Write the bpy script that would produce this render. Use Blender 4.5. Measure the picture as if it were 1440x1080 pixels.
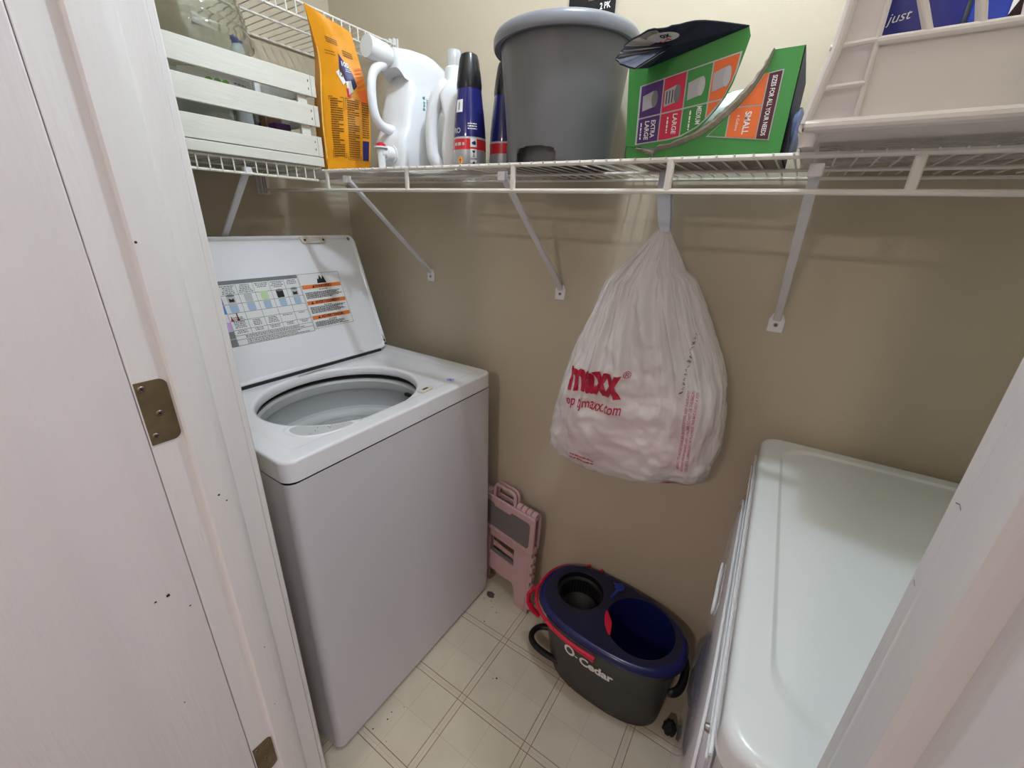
import bpy, bmesh, math, random
from mathutils import Vector, Matrix, noise
random.seed(7)
for o in list(bpy.data.objects): bpy.data.objects.remove(o, do_unlink=True)
S = bpy.context.scene
COL = S.collection
PI = math.pi

# ------------------------------------------------------------------ camera, world, light, exposure
def set_camera():
    yaw, pitch, roll = -0.5699, 0.3751, 0.0327
    cy, sy, cp, sp, cr, sr = math.cos(yaw), math.sin(yaw), math.cos(pitch), math.sin(pitch), math.cos(roll), math.sin(roll)
    f = Vector((sy*cp, cy*cp, -sp)); r = Vector((cy, -sy, 0)); u = r.cross(f)
    r2 = r*cr + u*sr; u2 = u*cr - r*sr
    m = Matrix(((r2.x, u2.x, -f.x, 1.4525), (r2.y, u2.y, -f.y, -1.0874), (r2.z, u2.z, -f.z, 1.365), (0, 0, 0, 1)))
    cd = bpy.data.cameras.new('camera'); cd.sensor_width = 36; cd.sensor_fit = 'HORIZONTAL'
    cd.lens = 585.3445/1440*36; cd.clip_start = 0.01
    c = bpy.data.objects.new('camera', cd); COL.objects.link(c); c.matrix_world = m
    S.camera = c
set_camera()
w = bpy.data.worlds.new('world'); S.world = w; w.use_nodes = True
w.node_tree.nodes['Background'].inputs[0].default_value = (0.9, 0.92, 1.0, 1)
w.node_tree.nodes['Background'].inputs[1].default_value = 0.05
S.view_settings.view_transform = 'Standard'; S.view_settings.look = 'None'
S.view_settings.gamma = 1.0; S.view_settings.use_curve_mapping = False
S.view_settings.exposure = 0.0
BULB_POS = (1.22, -0.46, 2.30); BULB_STRENGTH = 520.0
HALL_POS = (1.22, -3.1, 2.415); HALL_POWER = 24.0
HALL2_POS = (2.33, -1.59, 2.415); HALL2_POWER = 17.0
def area_light(name, loc, size, power, color):
    l = bpy.data.lights.new(name, 'AREA'); l.shape = 'DISK'; l.size = size; l.energy = power; l.color = color
    o = bpy.data.objects.new(name, l); COL.objects.link(o); o.location = loc
    return o
area_light('hall_ceiling_lamp_light', (HALL_POS[0], HALL_POS[1], HALL_POS[2]-0.09), 0.28, HALL_POWER, (1.0, 0.82, 0.75))
area_light('hall_side_lamp_light', (HALL2_POS[0], HALL2_POS[1], HALL2_POS[2]-0.09), 0.28, HALL2_POWER, (0.93, 0.94, 1.0))

# ------------------------------------------------------------------ materials
def lin(c):
    return tuple(((v/255)/12.92 if v/255 <= 0.04045 else (((v/255)+0.055)/1.055)**2.4) for v in c)
MATS = {}
def mat(name, rgb, rough=0.5, metal=0.0, var=0.0, vscale=8.0, bump=0.0, bscale=200.0, stretch=None, coat=0.0, spec=0.5, rgb2=None, sss=0.0, trans=0.0, ior=1.45, alpha=1.0, emit=None, estr=0.0):
    m = bpy.data.materials.new(name); m.use_nodes = True
    nt = m.node_tree; b = nt.nodes['Principled BSDF']
    c = lin(rgb) + (1,)
    b.inputs['Base Color'].default_value = c
    b.inputs['Roughness'].default_value = rough; b.inputs['Metallic'].default_value = metal
    b.inputs['Coat Weight'].default_value = coat; b.inputs['Specular IOR Level'].default_value = spec
    b.inputs['Transmission Weight'].default_value = trans; b.inputs['IOR'].default_value = ior
    b.inputs['Alpha'].default_value = alpha
    if emit: b.inputs['Emission Color'].default_value = lin(emit)+(1,); b.inputs['Emission Strength'].default_value = estr
    if var or bump or rgb2:
        tc = nt.nodes.new('ShaderNodeTexCoord'); mp = nt.nodes.new('ShaderNodeMapping')
        nt.links.new(tc.outputs['Object'], mp.inputs['Vector'])
        if stretch: mp.inputs['Scale'].default_value = stretch
    if var or rgb2:
        n = nt.nodes.new('ShaderNodeTexNoise'); n.inputs['Scale'].default_value = vscale; n.inputs['Detail'].default_value = 5
        nt.links.new(mp.outputs[0], n.inputs['Vector'])
        r = nt.nodes.new('ShaderNodeValToRGB'); r.color_ramp.elements[0].position = 0.32; r.color_ramp.elements[1].position = 0.68
        c2 = lin(rgb2) + (1,) if rgb2 else tuple(min(1, v*(1-var)) for v in c[:3]) + (1,)
        r.color_ramp.elements[0].color = c2; r.color_ramp.elements[1].color = c
        nt.links.new(n.outputs[0], r.inputs[0]); nt.links.new(r.outputs[0], b.inputs['Base Color'])
    if bump:
        n2 = nt.nodes.new('ShaderNodeTexNoise'); n2.inputs['Scale'].default_value = bscale; n2.inputs['Detail'].default_value = 3
        nt.links.new(mp.outputs[0], n2.inputs['Vector'])
        bp = nt.nodes.new('ShaderNodeBump'); bp.inputs['Strength'].default_value = bump; bp.inputs['Distance'].default_value = 0.002
        nt.links.new(n2.outputs[0], bp.inputs['Height']); nt.links.new(bp.outputs[0], b.inputs['Normal'])
    MATS[name] = m
    return m
mat('wall_paint', (200, 188, 166), 0.42, var=0.04, vscale=3, bump=0.12, bscale=350)
mat('ceiling_paint', (232, 228, 220), 0.8, bump=0.2, bscale=120)
mat('trim_paint', (232, 229, 227), 0.38, var=0.06, vscale=6, bump=0.35, bscale=60, stretch=(3, 3, 0.25))
mat('door_paint', (228, 222, 222), 0.45, var=0.05, vscale=5, bump=0.5, bscale=50, stretch=(3, 3, 0.2))
mat('hall_paint', (214, 204, 202), 0.7)
mat('hall_carpet', (150, 138, 132), 0.95, var=0.2, vscale=60)
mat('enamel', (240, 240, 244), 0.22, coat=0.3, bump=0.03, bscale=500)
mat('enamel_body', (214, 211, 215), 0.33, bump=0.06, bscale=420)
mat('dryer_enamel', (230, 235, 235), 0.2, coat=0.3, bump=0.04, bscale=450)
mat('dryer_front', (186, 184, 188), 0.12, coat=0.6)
mat('dark_gap', (40, 38, 38), 0.7)
mat('tub_steel', (182, 185, 186), 0.35, metal=0.0)
mat('tub_ring', (196, 198, 198), 0.4)
mat('white_plastic', (236, 238, 240), 0.35)
mat('jug_white', (236, 238, 242), 0.32, spec=0.5)
mat('off_white_plastic', (222, 214, 196), 0.45)
mat('wire_white', (232, 228, 220), 0.35)
mat('bracket_white', (222, 220, 222), 0.35)
mat('steel', (170, 168, 165), 0.35, metal=1.0)
mat('brass', (128, 112, 84), 0.5, metal=0.6, var=0.35, vscale=40, bump=0.2, bscale=90)
mat('screw_metal', (142, 124, 112), 0.4, metal=0.9)
mat('black', (22, 22, 24), 0.35)
mat('print_black', (28, 28, 30), 0.6)
mat('print_white', (240, 240, 240), 0.5)
mat('print_grey', (120, 122, 124), 0.6)
mat('print_lightgrey', (190, 192, 194), 0.6)
mat('label_paper', (232, 232, 232), 0.55)
mat('print_orange', (225, 120, 48), 0.55)
mat('print_green', (110, 175, 80), 0.55)
mat('print_palegreen', (190, 220, 170), 0.55)
mat('print_purple', (142, 84, 168), 0.55)
mat('print_blue', (70, 140, 215), 0.55)
mat('print_paleblue', (168, 190, 216), 0.55)
mat('print_lilac', (208, 170, 222), 0.55)
mat('print_red', (172, 34, 44), 0.55)
mat('crate_wood', (222, 221, 212), 0.6, var=0.07, vscale=10, bump=0.25, bscale=60, stretch=(6, 0.5, 6))
mat('pouch_orange', (240, 160, 18), 0.3, var=0.08, vscale=7, bump=0.25, bscale=18, coat=0.2)
mat('pouch_light', (248, 196, 96), 0.3)
mat('pouch_red', (236, 112, 40), 0.35)
mat('print_navy', (34, 32, 96), 0.4)
mat('print_brown', (70, 44, 18), 0.6)
mat('can_blue', (34, 36, 104), 0.22, coat=0.4)
mat('can_red', (206, 44, 54), 0.25, coat=0.3)
mat('can_silver', (176, 178, 184), 0.28, metal=0.4)
mat('cap_black', (30, 30, 34), 0.25)
mat('bucket_grey', (110, 110, 113), 0.36, bump=0.05, bscale=300)
mat('bucket_rim_lit', (128, 130, 138), 0.3)  # paler than the tub: light from above put into the rim colour
mat('box_green', (62, 142, 66), 0.4, var=0.06, vscale=12)
mat('box_navy', (22, 28, 52), 0.6)
mat('box_kraft', (164, 154, 140), 0.85, var=0.25, vscale=60, bump=0.6, bscale=150)
mat('torn_ply_grey', (150, 150, 140), 0.85, var=0.15, vscale=50)
mat('box_purple', (78, 44, 112), 0.45)
mat('box_red', (204, 40, 76), 0.45)
mat('box_orange', (232, 112, 50), 0.45)
mat('box_maroon', (84, 34, 36), 0.5)
mat('liner_white', (238, 242, 246), 0.35)
mat('basket_white', (238, 231, 227), 0.5, var=0.03, vscale=14, bump=0.05, bscale=80)
mat('package_blue', (42, 66, 170), 0.35)
mat('package_deep_blue', (34, 40, 130), 0.35)
mat('package_brown', (150, 120, 90), 0.8, rgb2=(90, 66, 48), vscale=40)
mat('stool_pink', (200, 164, 164), 0.45, bump=0.05, bscale=200)
mat('stool_pad', (112, 108, 106), 0.8, bump=0.4, bscale=400)
mat('mop_navy', (22, 28, 84), 0.25, coat=0.2)
mat('mop_navy_deck', (24, 27, 54), 0.3)
mat('mop_blue', (36, 58, 150), 0.3)
mat('mop_body', (50, 49, 51), 0.4, bump=0.05, bscale=250)
mat('mop_red', (204, 24, 56), 0.3)
mat('mop_black', (20, 20, 22), 0.4)
mat('tile_vinyl', (212, 203, 182), 0.3, var=0.10, vscale=9, bump=0.06, bscale=60)
mat('tile_line', (140, 118, 92), 0.5)
mat('rubble', (34, 34, 36), 0.7, bump=0.5, bscale=80)
mat('dust', (96, 90, 84), 0.95, var=0.4, vscale=60)
mat('bag_red', (176, 28, 58), 0.4)
mat('bag_contents', (250, 240, 240), 0.5, rgb2=(222, 140, 160), vscale=9)
mat('cap_clear', (232, 236, 240), 0.2, trans=0.5)
mat('handle_plastic', (216, 222, 236), 0.3)
mat('purple_pack', (96, 62, 118), 0.5)
mat('tan_pack', (140, 104, 82), 0.6)
mat('blue_cap', (52, 66, 150), 0.35)
mat('teal_print', (30, 140, 130), 0.5)
mat('red_button', (196, 30, 54), 0.3)
mat('bulb', (255, 250, 240), 0.5, emit=(223, 239, 255), estr=BULB_STRENGTH)
mat('hall_shade', (245, 240, 230), 0.5, trans=0.3)
# glass
g = mat('clear_glass', (234, 237, 234), 0.04, trans=1.0, ior=1.46)
# thin translucent film
def film(name, rgb, tr, trl=0.35, bump=0.6, bscale=18, rough=0.3):
    m = bpy.data.materials.new(name); m.use_nodes = True; nt = m.node_tree
    for n in list(nt.nodes): nt.nodes.remove(n)
    N = nt.nodes.new; L = nt.links.new
    out = N('ShaderNodeOutputMaterial'); pr = N('ShaderNodeBsdfPrincipled'); tl = N('ShaderNodeBsdfTranslucent'); tp = N('ShaderNodeBsdfTransparent')
    pr.inputs['Base Color'].default_value = lin(rgb)+(1,); pr.inputs['Roughness'].default_value = rough
    tl.inputs['Color'].default_value = lin(rgb)+(1,)
    m1 = N('ShaderNodeMixShader'); m1.inputs[0].default_value = trl
    m2 = N('ShaderNodeMixShader'); m2.inputs[0].default_value = tr
    L(pr.outputs[0], m1.inputs[1]); L(tl.outputs[0], m1.inputs[2]); L(m1.outputs[0], m2.inputs[1]); L(tp.outputs[0], m2.inputs[2]); L(m2.outputs[0], out.inputs[0])
    tc = N('ShaderNodeTexCoord'); nz = N('ShaderNodeTexNoise'); nz.inputs['Scale'].default_value = bscale; nz.inputs['Detail'].default_value = 6
    bp = N('ShaderNodeBump'); bp.inputs['Strength'].default_value = bump; bp.inputs['Distance'].default_value = 0.01
    L(tc.outputs['Object'], nz.inputs['Vector']); L(nz.outputs[0], bp.inputs['Height']); L(bp.outputs[0], pr.inputs['Normal'])
    MATS[name] = m
film('bag_film', (250, 249, 248), 0.25, trl=0.25, rough=0.22)
film('wrap_film', (210, 210, 214), 0.55, 0.2, 0.8, 25, 0.2)
film('blue_film', (120, 140, 190), 0.35, 0.2, 0.8, 25, 0.2)
# vinyl tile: faint printed cross through the middle of each tile
def tile_print():
    nt = MATS['tile_vinyl'].node_tree; N = nt.nodes.new; L = nt.links.new
    b = nt.nodes['Principled BSDF']; src = b.inputs['Base Color'].links[0].from_socket
    tc = N('ShaderNodeTexCoord'); sp = N('ShaderNodeSeparateXYZ'); L(tc.outputs['Object'], sp.inputs[0])
    outs = []
    for k in (0, 1):
        a = N('ShaderNodeMath'); a.operation = 'ABSOLUTE'; L(sp.outputs[k], a.inputs[0])
        c = N('ShaderNodeMath'); c.operation = 'LESS_THAN'; c.inputs[1].default_value = 0.0007; L(a.outputs[0], c.inputs[0]); outs.append(c)
    mx = N('ShaderNodeMath'); mx.operation = 'MAXIMUM'; L(outs[0].outputs[0], mx.inputs[0]); L(outs[1].outputs[0], mx.inputs[1])
    fac = N('ShaderNodeMath'); fac.operation = 'MULTIPLY'; fac.inputs[1].default_value = 0.35; L(mx.outputs[0], fac.inputs[0])
    mix = N('ShaderNodeMixRGB'); mix.inputs[2].default_value = lin((150, 132, 108))+(1,)
    L(fac.outputs[0], mix.inputs[0]); L(src, mix.inputs[1]); L(mix.outputs[0], b.inputs['Base Color'])
tile_print()

# ------------------------------------------------------------------ mesh helpers
ORG = {}
def thing(name, label, cat, loc=(0, 0, 0), rotz=0.0, group=None, local=False):
    o = bpy.data.objects.new(name, None); o.empty_display_size = 0.05; COL.objects.link(o)
    o.location = loc; o.rotation_euler = (0, 0, rotz)
    o['label'] = label; o['category'] = cat
    if group: o['group'] = group
    ORG[o.name] = Vector((0, 0, 0)) if local else Vector(loc)
    return o
def tag(o, label, cat, group=None):
    o['label'] = label; o['category'] = cat
    if group: o['group'] = group
    return o
def struct(o):
    o['kind'] = 'structure'; return o
class MB:
    def __init__(s): s.v = []; s.f = []
    def add(s, vs, fs):
        b = len(s.v); s.v += [Vector(p) for p in vs]; s.f += [tuple(b+i for i in f) for f in fs]; return s
    def box(s, x0, x1, y0, y1, z0, z1, M=None):
        vs = [Vector((x, y, z)) for z in (z0, z1) for y in (y0, y1) for x in (x0, x1)]
        if M: vs = [M @ p for p in vs]
        return s.add(vs, [(0, 2, 3, 1), (4, 5, 7, 6), (0, 1, 5, 4), (2, 6, 7, 3), (0, 4, 6, 2), (1, 3, 7, 5)])
    def prism(s, poly, fn0, fn1, cap=True):   # poly 2D; fn0/fn1 map (a,b)->3D for the two ends
        n = len(poly); vs = [fn0(*p) for p in poly]+[fn1(*p) for p in poly]
        fs = [(i, (i+1) % n, n+(i+1) % n, n+i) for i in range(n)]
        if cap: fs += [tuple(range(n))[::-1], tuple(range(n, 2*n))]
        return s.add(vs, fs)
    def loft(s, rings, cap0=True, cap1=True, closed=True):
        n = len(rings[0]); vs = [p for r in rings for p in r]; fs = []
        for k in range(len(rings)-1):
            for i in range(n if closed else n-1):
                j = (i+1) % n; fs.append((k*n+i, k*n+j, (k+1)*n+j, (k+1)*n+i))
        if cap0: fs.append(tuple(range(n))[::-1])
        if cap1: fs.append(tuple(range((len(rings)-1)*n, len(rings)*n)))
        return s.add(vs, fs)
    def tube(s, pts, r, n=8, closed=False, flat=1.0, cap=True, up=None):
        pts = [Vector(p) for p in pts]; m = len(pts); rings = []
        prev = None
        for i, p in enumerate(pts):
            a = pts[(i-1) % m] if closed or i > 0 else p; b = pts[(i+1) % m] if closed or i < m-1 else p
            t = (b-a).normalized()
            if prev is None:
                ref = Vector(up) if up else (Vector((0, 0, 1)) if abs(t.z) < 0.9 else Vector((1, 0, 0)))
            else: ref = prev
            x = (ref - t*ref.dot(t)).normalized(); prev = x; y = t.cross(x)
            rr = r[i] if isinstance(r, (list, tuple)) else r
            rings.append([p + x*(math.cos(2*PI*k/n)*rr*flat) + y*(math.sin(2*PI*k/n)*rr) for k in range(n)])
        if closed: rings.append(rings[0]); return s.loft(rings, False, False)
        return s.loft(rings, cap, cap)
    def lathe(s, prof, n=32, c=(0, 0, 0), M=None, cap0=True, cap1=True):
        c = Vector(c); rings = []
        for r, z in prof:
            ring = [Vector((r*math.cos(2*PI*k/n), r*math.sin(2*PI*k/n), z)) for k in range(n)]
            if M: ring = [M @ p for p in ring]
            rings.append([p+c for p in ring])
        return s.loft(rings, cap0, cap1)
    def grid(s, fn, nu, nv):
        vs = [fn(i/nu, j/nv) for j in range(nv+1) for i in range(nu+1)]
        fs = [(j*(nu+1)+i, j*(nu+1)+i+1, (j+1)*(nu+1)+i+1, (j+1)*(nu+1)+i) for j in range(nv) for i in range(nu)]
        return s.add(vs, fs)
    def flat(s, fn, poly):
        return s.add([fn(*p) for p in poly], [tuple(range(len(poly)))])
    def flatr(s, fn, poly, maxlen=0.05):
        vs, fs = refine(poly, [tuple(range(len(poly)))], maxlen); return s.add([fn(*p) for p in vs], fs)
    def rect(s, fn, u0, v0, u1, v1):
        return s.flat(fn, [(u0, v0), (u1, v0), (u1, v1), (u0, v1)])
    def build(s, name, m, parent=None, smooth=None, bevel=0.0, seg=2, sub=0, solid=0.0, local=None, angle=35, wn=False):
        org = Vector((0, 0, 0))
        if parent is not None: org = ORG.get(parent.name, Vector((0, 0, 0)))
        me = bpy.data.meshes.new(name); me.from_pydata([tuple(p-org) for p in s.v], [], s.f)
        bm = bmesh.new(); bm.from_mesh(me); bmesh.ops.remove_doubles(bm, verts=bm.verts, dist=1e-6)
        bmesh.ops.recalc_face_normals(bm, faces=bm.faces); bm.to_mesh(me); bm.free()
        me.materials.append(MATS[m] if isinstance(m, str) else m)
        o = bpy.data.objects.new(name, me); COL.objects.link(o)
        if parent is not None:
            o.parent = parent; ORG[o.name] = org
        if bevel:
            b = o.modifiers.new('bevel', 'BEVEL'); b.width = bevel; b.segments = seg; b.limit_method = 'ANGLE'; b.angle_limit = math.radians(40)
        if solid:
            b = o.modifiers.new('solid', 'SOLIDIFY'); b.thickness = solid; b.offset = 0
        if sub:
            b = o.modifiers.new('sub', 'SUBSURF'); b.levels = sub; b.render_levels = sub
        if smooth is None: smooth = bool(bevel or sub)
        if smooth:
            me.polygons.foreach_set('use_smooth', [True]*len(me.polygons))
            if not sub: me.set_sharp_from_angle(angle=math.radians(angle))
        if wn:
            b = o.modifiers.new('wn', 'WEIGHTED_NORMAL'); b.keep_sharp = True; b.weight = 80
        return o
def inst(o, name, parent, loc=None, rotz=None, M=None):
    c = o.copy(); c.name = name; COL.objects.link(c); c.parent = parent
    if loc is not None: c.location = loc
    return c
def rrect(x0, x1, y0, y1, r, n=6):
    P = []
    for cx, cy, a in ((x1-r, y1-r, 0), (x0+r, y1-r, 90), (x0+r, y0+r, 180), (x1-r, y0+r, 270)):
        for k in range(n+1):
            t = math.radians(a+90*k/n); P.append((cx+r*math.cos(t), cy+r*math.sin(t)))
    return P
_txt = {}
def text2d(body, size=1.0, bold=0.0, shear=0.0):
    key = (body, bold, shear)
    if key not in _txt:
        cu = bpy.data.curves.new('txt', 'FONT'); cu.body = body; cu.size = 1.0; cu.offset = bold; cu.shear = shear; cu.resolution_u = 3
        cu.align_x = 'CENTER'; cu.align_y = 'CENTER'
        ob = bpy.data.objects.new('txt', cu); COL.objects.link(ob)
        me = bpy.data.meshes.new_from_object(ob)
        _txt[key] = ([(v.co.x, v.co.y) for v in me.vertices], [tuple(p.vertices) for p in me.polygons])
        bpy.data.objects.remove(ob); bpy.data.curves.remove(cu); bpy.data.meshes.remove(me)
    v, f = _txt[key]
    return [(a*size, b*size) for a, b in v], f
def refine(vs, fs, maxlen):
    bm = bmesh.new(); V = [bm.verts.new((a, b, 0)) for a, b in vs]
    for f in fs:
        try: bm.faces.new([V[i] for i in f])
        except ValueError: pass
    bmesh.ops.triangulate(bm, faces=bm.faces)
    for _ in range(6):
        es = [e for e in bm.edges if e.calc_length() > maxlen]
        if not es: break
        bmesh.ops.subdivide_edges(bm, edges=es, cuts=1); bmesh.ops.triangulate(bm, faces=[f for f in bm.faces if len(f.verts) > 3])
    bm.verts.index_update(); out = [(v.co.x, v.co.y) for v in bm.verts], [tuple(v.index for v in f.verts) for f in bm.faces]; bm.free()
    return out
def text_on(mb, body, fn, u, v, size, rot=0.0, bold=0.0, sx=1.0, shear=0.0, width=None, maxlen=None):
    vs, fs = text2d(body, size, bold, shear)
    if maxlen: vs, fs = refine(vs, fs, maxlen)
    if width:
        w0 = max(a for a, b in vs)-min(a for a, b in vs); sx = width/w0
    c, s = math.cos(rot), math.sin(rot)
    mb.add([fn(u+a*sx*c-b*s, v+a*sx*s+b*c) for a, b in vs], fs)
def dashes(mb, fn, u0, u1, v, h, rng, rot=False, fill=0.8):
    u = u0; s = 1 if u1 > u0 else -1
    while (u1-u)*s > 0.0006:
        L = rng.uniform(0.8, 3.0)*h; e = u+s*min(L, abs(u1-u))
        if rot: mb.rect(fn, v-h/2, u, v+h/2, e)
        else: mb.rect(fn, u, v-h/2, e, v+h/2)
        u = e+s*h*rng.uniform(0.35, 0.7)
def frame(o, u, v):
    o, u, v = Vector(o), Vector(u).normalized(), Vector(v).normalized(); n = u.cross(v)
    return lambda a, b, c=0.0: o+u*a+v*b+n*c
def cyl_between(mb, a, b, r, n=12, r2=None):
    return mb.tube([a, b], [r, r if r2 is None else r2], n)
def screw(name, c, nrm, r, parent, m='screw_metal'):
    c = Vector(c); nrm = Vector(nrm).normalized(); q = nrm.to_track_quat('Z', 'Y').to_matrix().to_4x4()
    mb = MB(); mb.lathe([(r, 0), (r, 0.0008), (r*0.75, 0.0018)], 14, c, q)
    o = mb.build(name, m, parent, smooth=True)
    mb = MB()
    for a in (0, PI/2):
        R = Matrix.Translation(c) @ q @ Matrix.Rotation(a+0.4, 4, 'Z')
        mb.box(-r*0.6, r*0.6, -r*0.14, r*0.14, 0.0017, 0.0020, R)
    mb.build('screw_slot', 'dark_gap', o)
    return o

# ------------------------------------------------------------------ the room
XR = 2.25; YF = -0.825; YO = -0.940; ZC = 2.44
mb = MB(); mb.box(-0.1, XR+0.1, 0, 0.1, 0, ZC); struct(mb.build('wall_back', 'wall_paint'))
mb = MB(); mb.box(-0.1, 0, YO, 0, 0, ZC); struct(mb.build('wall_left', 'wall_paint'))
mb = MB(); mb.box(XR, XR+0.1, YO, 0, 0, ZC); struct(mb.build('wall_right', 'wall_paint'))
mb = MB(); mb.box(0, XR, YF, 0, ZC, ZC+0.1); struct(mb.build('ceiling', 'ceiling_paint'))
JL, JR = 0.785, 1.5425
mb = MB(); mb.box(0, JL-0.018, YO+0.004, YF, 0, ZC); mb.box(JR+0.018, XR, YO+0.004, YF, 0, ZC); mb.box(JL-0.018, JR+0.018, YO+0.004, YF, 2.05, ZC)
struct(mb.build('wall_front', 'wall_paint'))
# hall shell
mb = MB(); mb.box(-0.7, -0.6, -4.2, YO, 0, ZC); struct(mb.build('wall_hall_left', 'hall_paint'))
mb = MB(); mb.box(3.0, 3.1, -4.2, YO, 0, ZC); struct(mb.build('wall_hall_right', 'hall_paint'))
mb = MB(); mb.box(-0.7, 3.1, -4.3, -4.2, 0, ZC); struct(mb.build('wall_hall_far', 'hall_paint'))
mb = MB(); mb.box(-0.7, 3.1, -4.3, YF, ZC, ZC+0.1); struct(mb.build('ceiling_hall', 'ceiling_paint'))
mb = MB(); mb.box(-0.7, 3.1, -4.3, YF-0.06, -0.06, -0.002); struct(mb.build('floor_hall', 'hall_carpet'))
# floor: vinyl with squares, strips and little crossing squares, lines recessed between
fl_mb = MB(); fl_mb.box(0, XR, YF-0.06, 0, -0.06, -0.0012); FLOOR = struct(fl_mb.build('floor', 'tile_line'))
def build_floor():
    p = 0.2278; tx, ty = 0.9021, -0.224; s = 0.021; ln = 0.0022
    big = p-s-ln*1.0
    def piece(name, sx, sy):
        mb = MB(); mb.box(-sx/2, sx/2, -sy/2, sy/2, -0.0012, 0); return mb.build(name, 'tile_vinyl', FLOOR)
    protos = {}
    def put(name, sx, sy, cx, cy):
        x0, x1, y0, y1 = max(0, cx-sx/2), min(XR, cx+sx/2), max(YF-0.06, cy-sy/2), min(0, cy+sy/2)
        if x1-x0 < 0.004 or y1-y0 < 0.004: return
        k = (name, round(x1-x0, 4), round(y1-y0, 4))
        if k not in protos:
            o = piece(name, x1-x0, y1-y0); protos[k] = o
        else:
            o = protos[k].copy(); COL.objects.link(o); o.parent = FLOOR
        o.location = ((x0+x1)/2, (y0+y1)/2, 0)
    for i in range(-4, 6):
        for j in range(-1, 4):
            x = tx+i*p; y = ty-j*p
            put('floor_strip_crossing', s-ln, s-ln, x, y)
            put('floor_tile', big, big, x+p/2, y-p/2)
            put('floor_strip', big, s-ln, x+p/2, y)
            put('floor_strip', s-ln, big, x, y-p/2)
build_floor()

# ------------------------------------------------------------------ door frame, open door
def jamb(name, x, sgn):
    # sgn +1: face looks to +x (left jamb); -1: face looks to -x
    mb = MB(); mb.box(min(x, x-sgn*0.018), max(x, x-sgn*0.018), YO, YF, 0, 2.03)
    j = struct(mb.build(name, 'trim_paint', bevel=0.0015))
    poly = [(-0.903, 0), (-0.903, 0.008), (-0.900, 0.011), (-0.872, 0.011), (-0.864, 0.009), (-0.858, 0.005), (-0.855, 0)]
    mb = MB(); mb.prism(poly, lambda y, h: Vector((x+sgn*h, y, 0)), lambda y, h: Vector((x+sgn*h, y, 2.03)))
    mb.build('door_stop', 'trim_paint', j, smooth=True, angle=28)
    return j
jl = jamb('trim_1', JL, 1); jr = jamb('trim_2', JR, -1)
mb = MB(); mb.box(JL-0.018, JR+0.018, YO, YF, 2.03, 2.05); struct(mb.build('trim_3', 'trim_paint'))
# inside casings of the doorway
def casing(name, x0, x1):
    mb = MB(); mb.box(x0, x1, YF, YF+0.012, 0, 2.09); struct(mb.build(name, 'trim_paint', bevel=0.003))
casing('trim_4', JL-0.062, JL-0.006); casing('trim_5', JR+0.006, JR+0.062)
def hinge(z, h):
    fn = lambda y, zz, c=0: Vector((JL+0.0006+c, y, zz))
    P = [(-0.9385, z-h/2)] + [(-0.9385+0.0345-0.010+0.010*math.cos(t), z-h/2+0.010+0.010*math.sin(t)) for t in [math.radians(-90+15*k) for k in range(7)]] \
        + [(-0.9385+0.0345-0.010+0.010*math.cos(t), z+h/2-0.010+0.010*math.sin(t)) for t in [math.radians(15*k) for k in range(7)]] + [(-0.9385, z+h/2)]
    mb = MB(); mb.prism(P, lambda a, b: fn(a, b, -0.0004), lambda a, b: fn(a, b, 0.0006))
    hp = mb.build('hinge_plate', 'brass', jl)
    for yy, zz in ((-0.932, z+h*0.40), (-0.921, z-0.002), (-0.932, z-h*0.36)):
        screw('hinge_screw', (JL+0.0012, yy, zz), (1, 0, 0), 0.0042, hp)
hinge(1.112, 0.089); hinge(0.345, 0.089); hinge(1.86, 0.089)
# paint nicks on the jamb
mb = MB()
for y, z, r in ((-0.8975, 1.327, 0.0016), (-0.884, 0.96, 0.0018), (-0.876, 0.945, 0.0014), (-0.878, 0.62, 0.0012), (-0.886, 0.47, 0.001)):
    mb.lathe([(r, 0), (r*0.5, 0.0004)], 7, (JL+0.0112, y, z), Matrix.Rotation(PI/2, 4, 'Y'))
mb.build('paint_nick', 'dark_gap', jl)['kind'] = 'stuff'
mb = MB(); mb.tube([(JR+0.0001, -0.832, 1.246), (JR+0.0001, -0.836, 1.2475), (JR+0.0001, -0.840, 1.246)], 0.0004, 5)
mb.tube([(JR+0.0001, -0.829, 1.195), (JR+0.0001, -0.833, 1.194)], 0.0003, 5)
mb.build('paint_scuff', 'print_grey', jr)['kind'] = 'stuff'
# open door slab
D0 = thing('door_1', 'white painted door swung open beside the left jamb', 'door', (JL-0.018, YO-0.38, 0))
D0['kind'] = 'structure'
mb = MB(); mb.box(JL-0.0355, JL-0.0004, YO-0.762, YO-0.0006, 0.012, 2.02); mb.build('door_slab', 'door_paint', D0, bevel=0.002)
for z in (1.112, 0.345):
    mb = MB(); mb.lathe([(0.006, -0.044), (0.006, 0.044)], 12, (JL-0.040, YO-0.004, z)); mb.build('hinge_knuckle', 'brass', D0, smooth=True)
mb = MB()
R_ = random.Random(3)
def chip(cy, cz, r, k=7):
    fn = lambda a, b: Vector((JL-0.0001, cy+a, cz+b))
    mb.flat(fn, [(r*R_.uniform(0.4, 1.2)*math.cos(2*PI*i/k), r*R_.uniform(0.4, 1.2)*math.sin(2*PI*i/k)) for i in range(k)])
chip(-0.975, 0.83, 0.004); chip(-0.990, 0.83, 0.002); chip(-0.955, 0.79, 0.0016); chip(-1.0, 0.62, 0.0014)
mb.build('paint_chip', 'dark_gap', D0)['kind'] = 'stuff'

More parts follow.
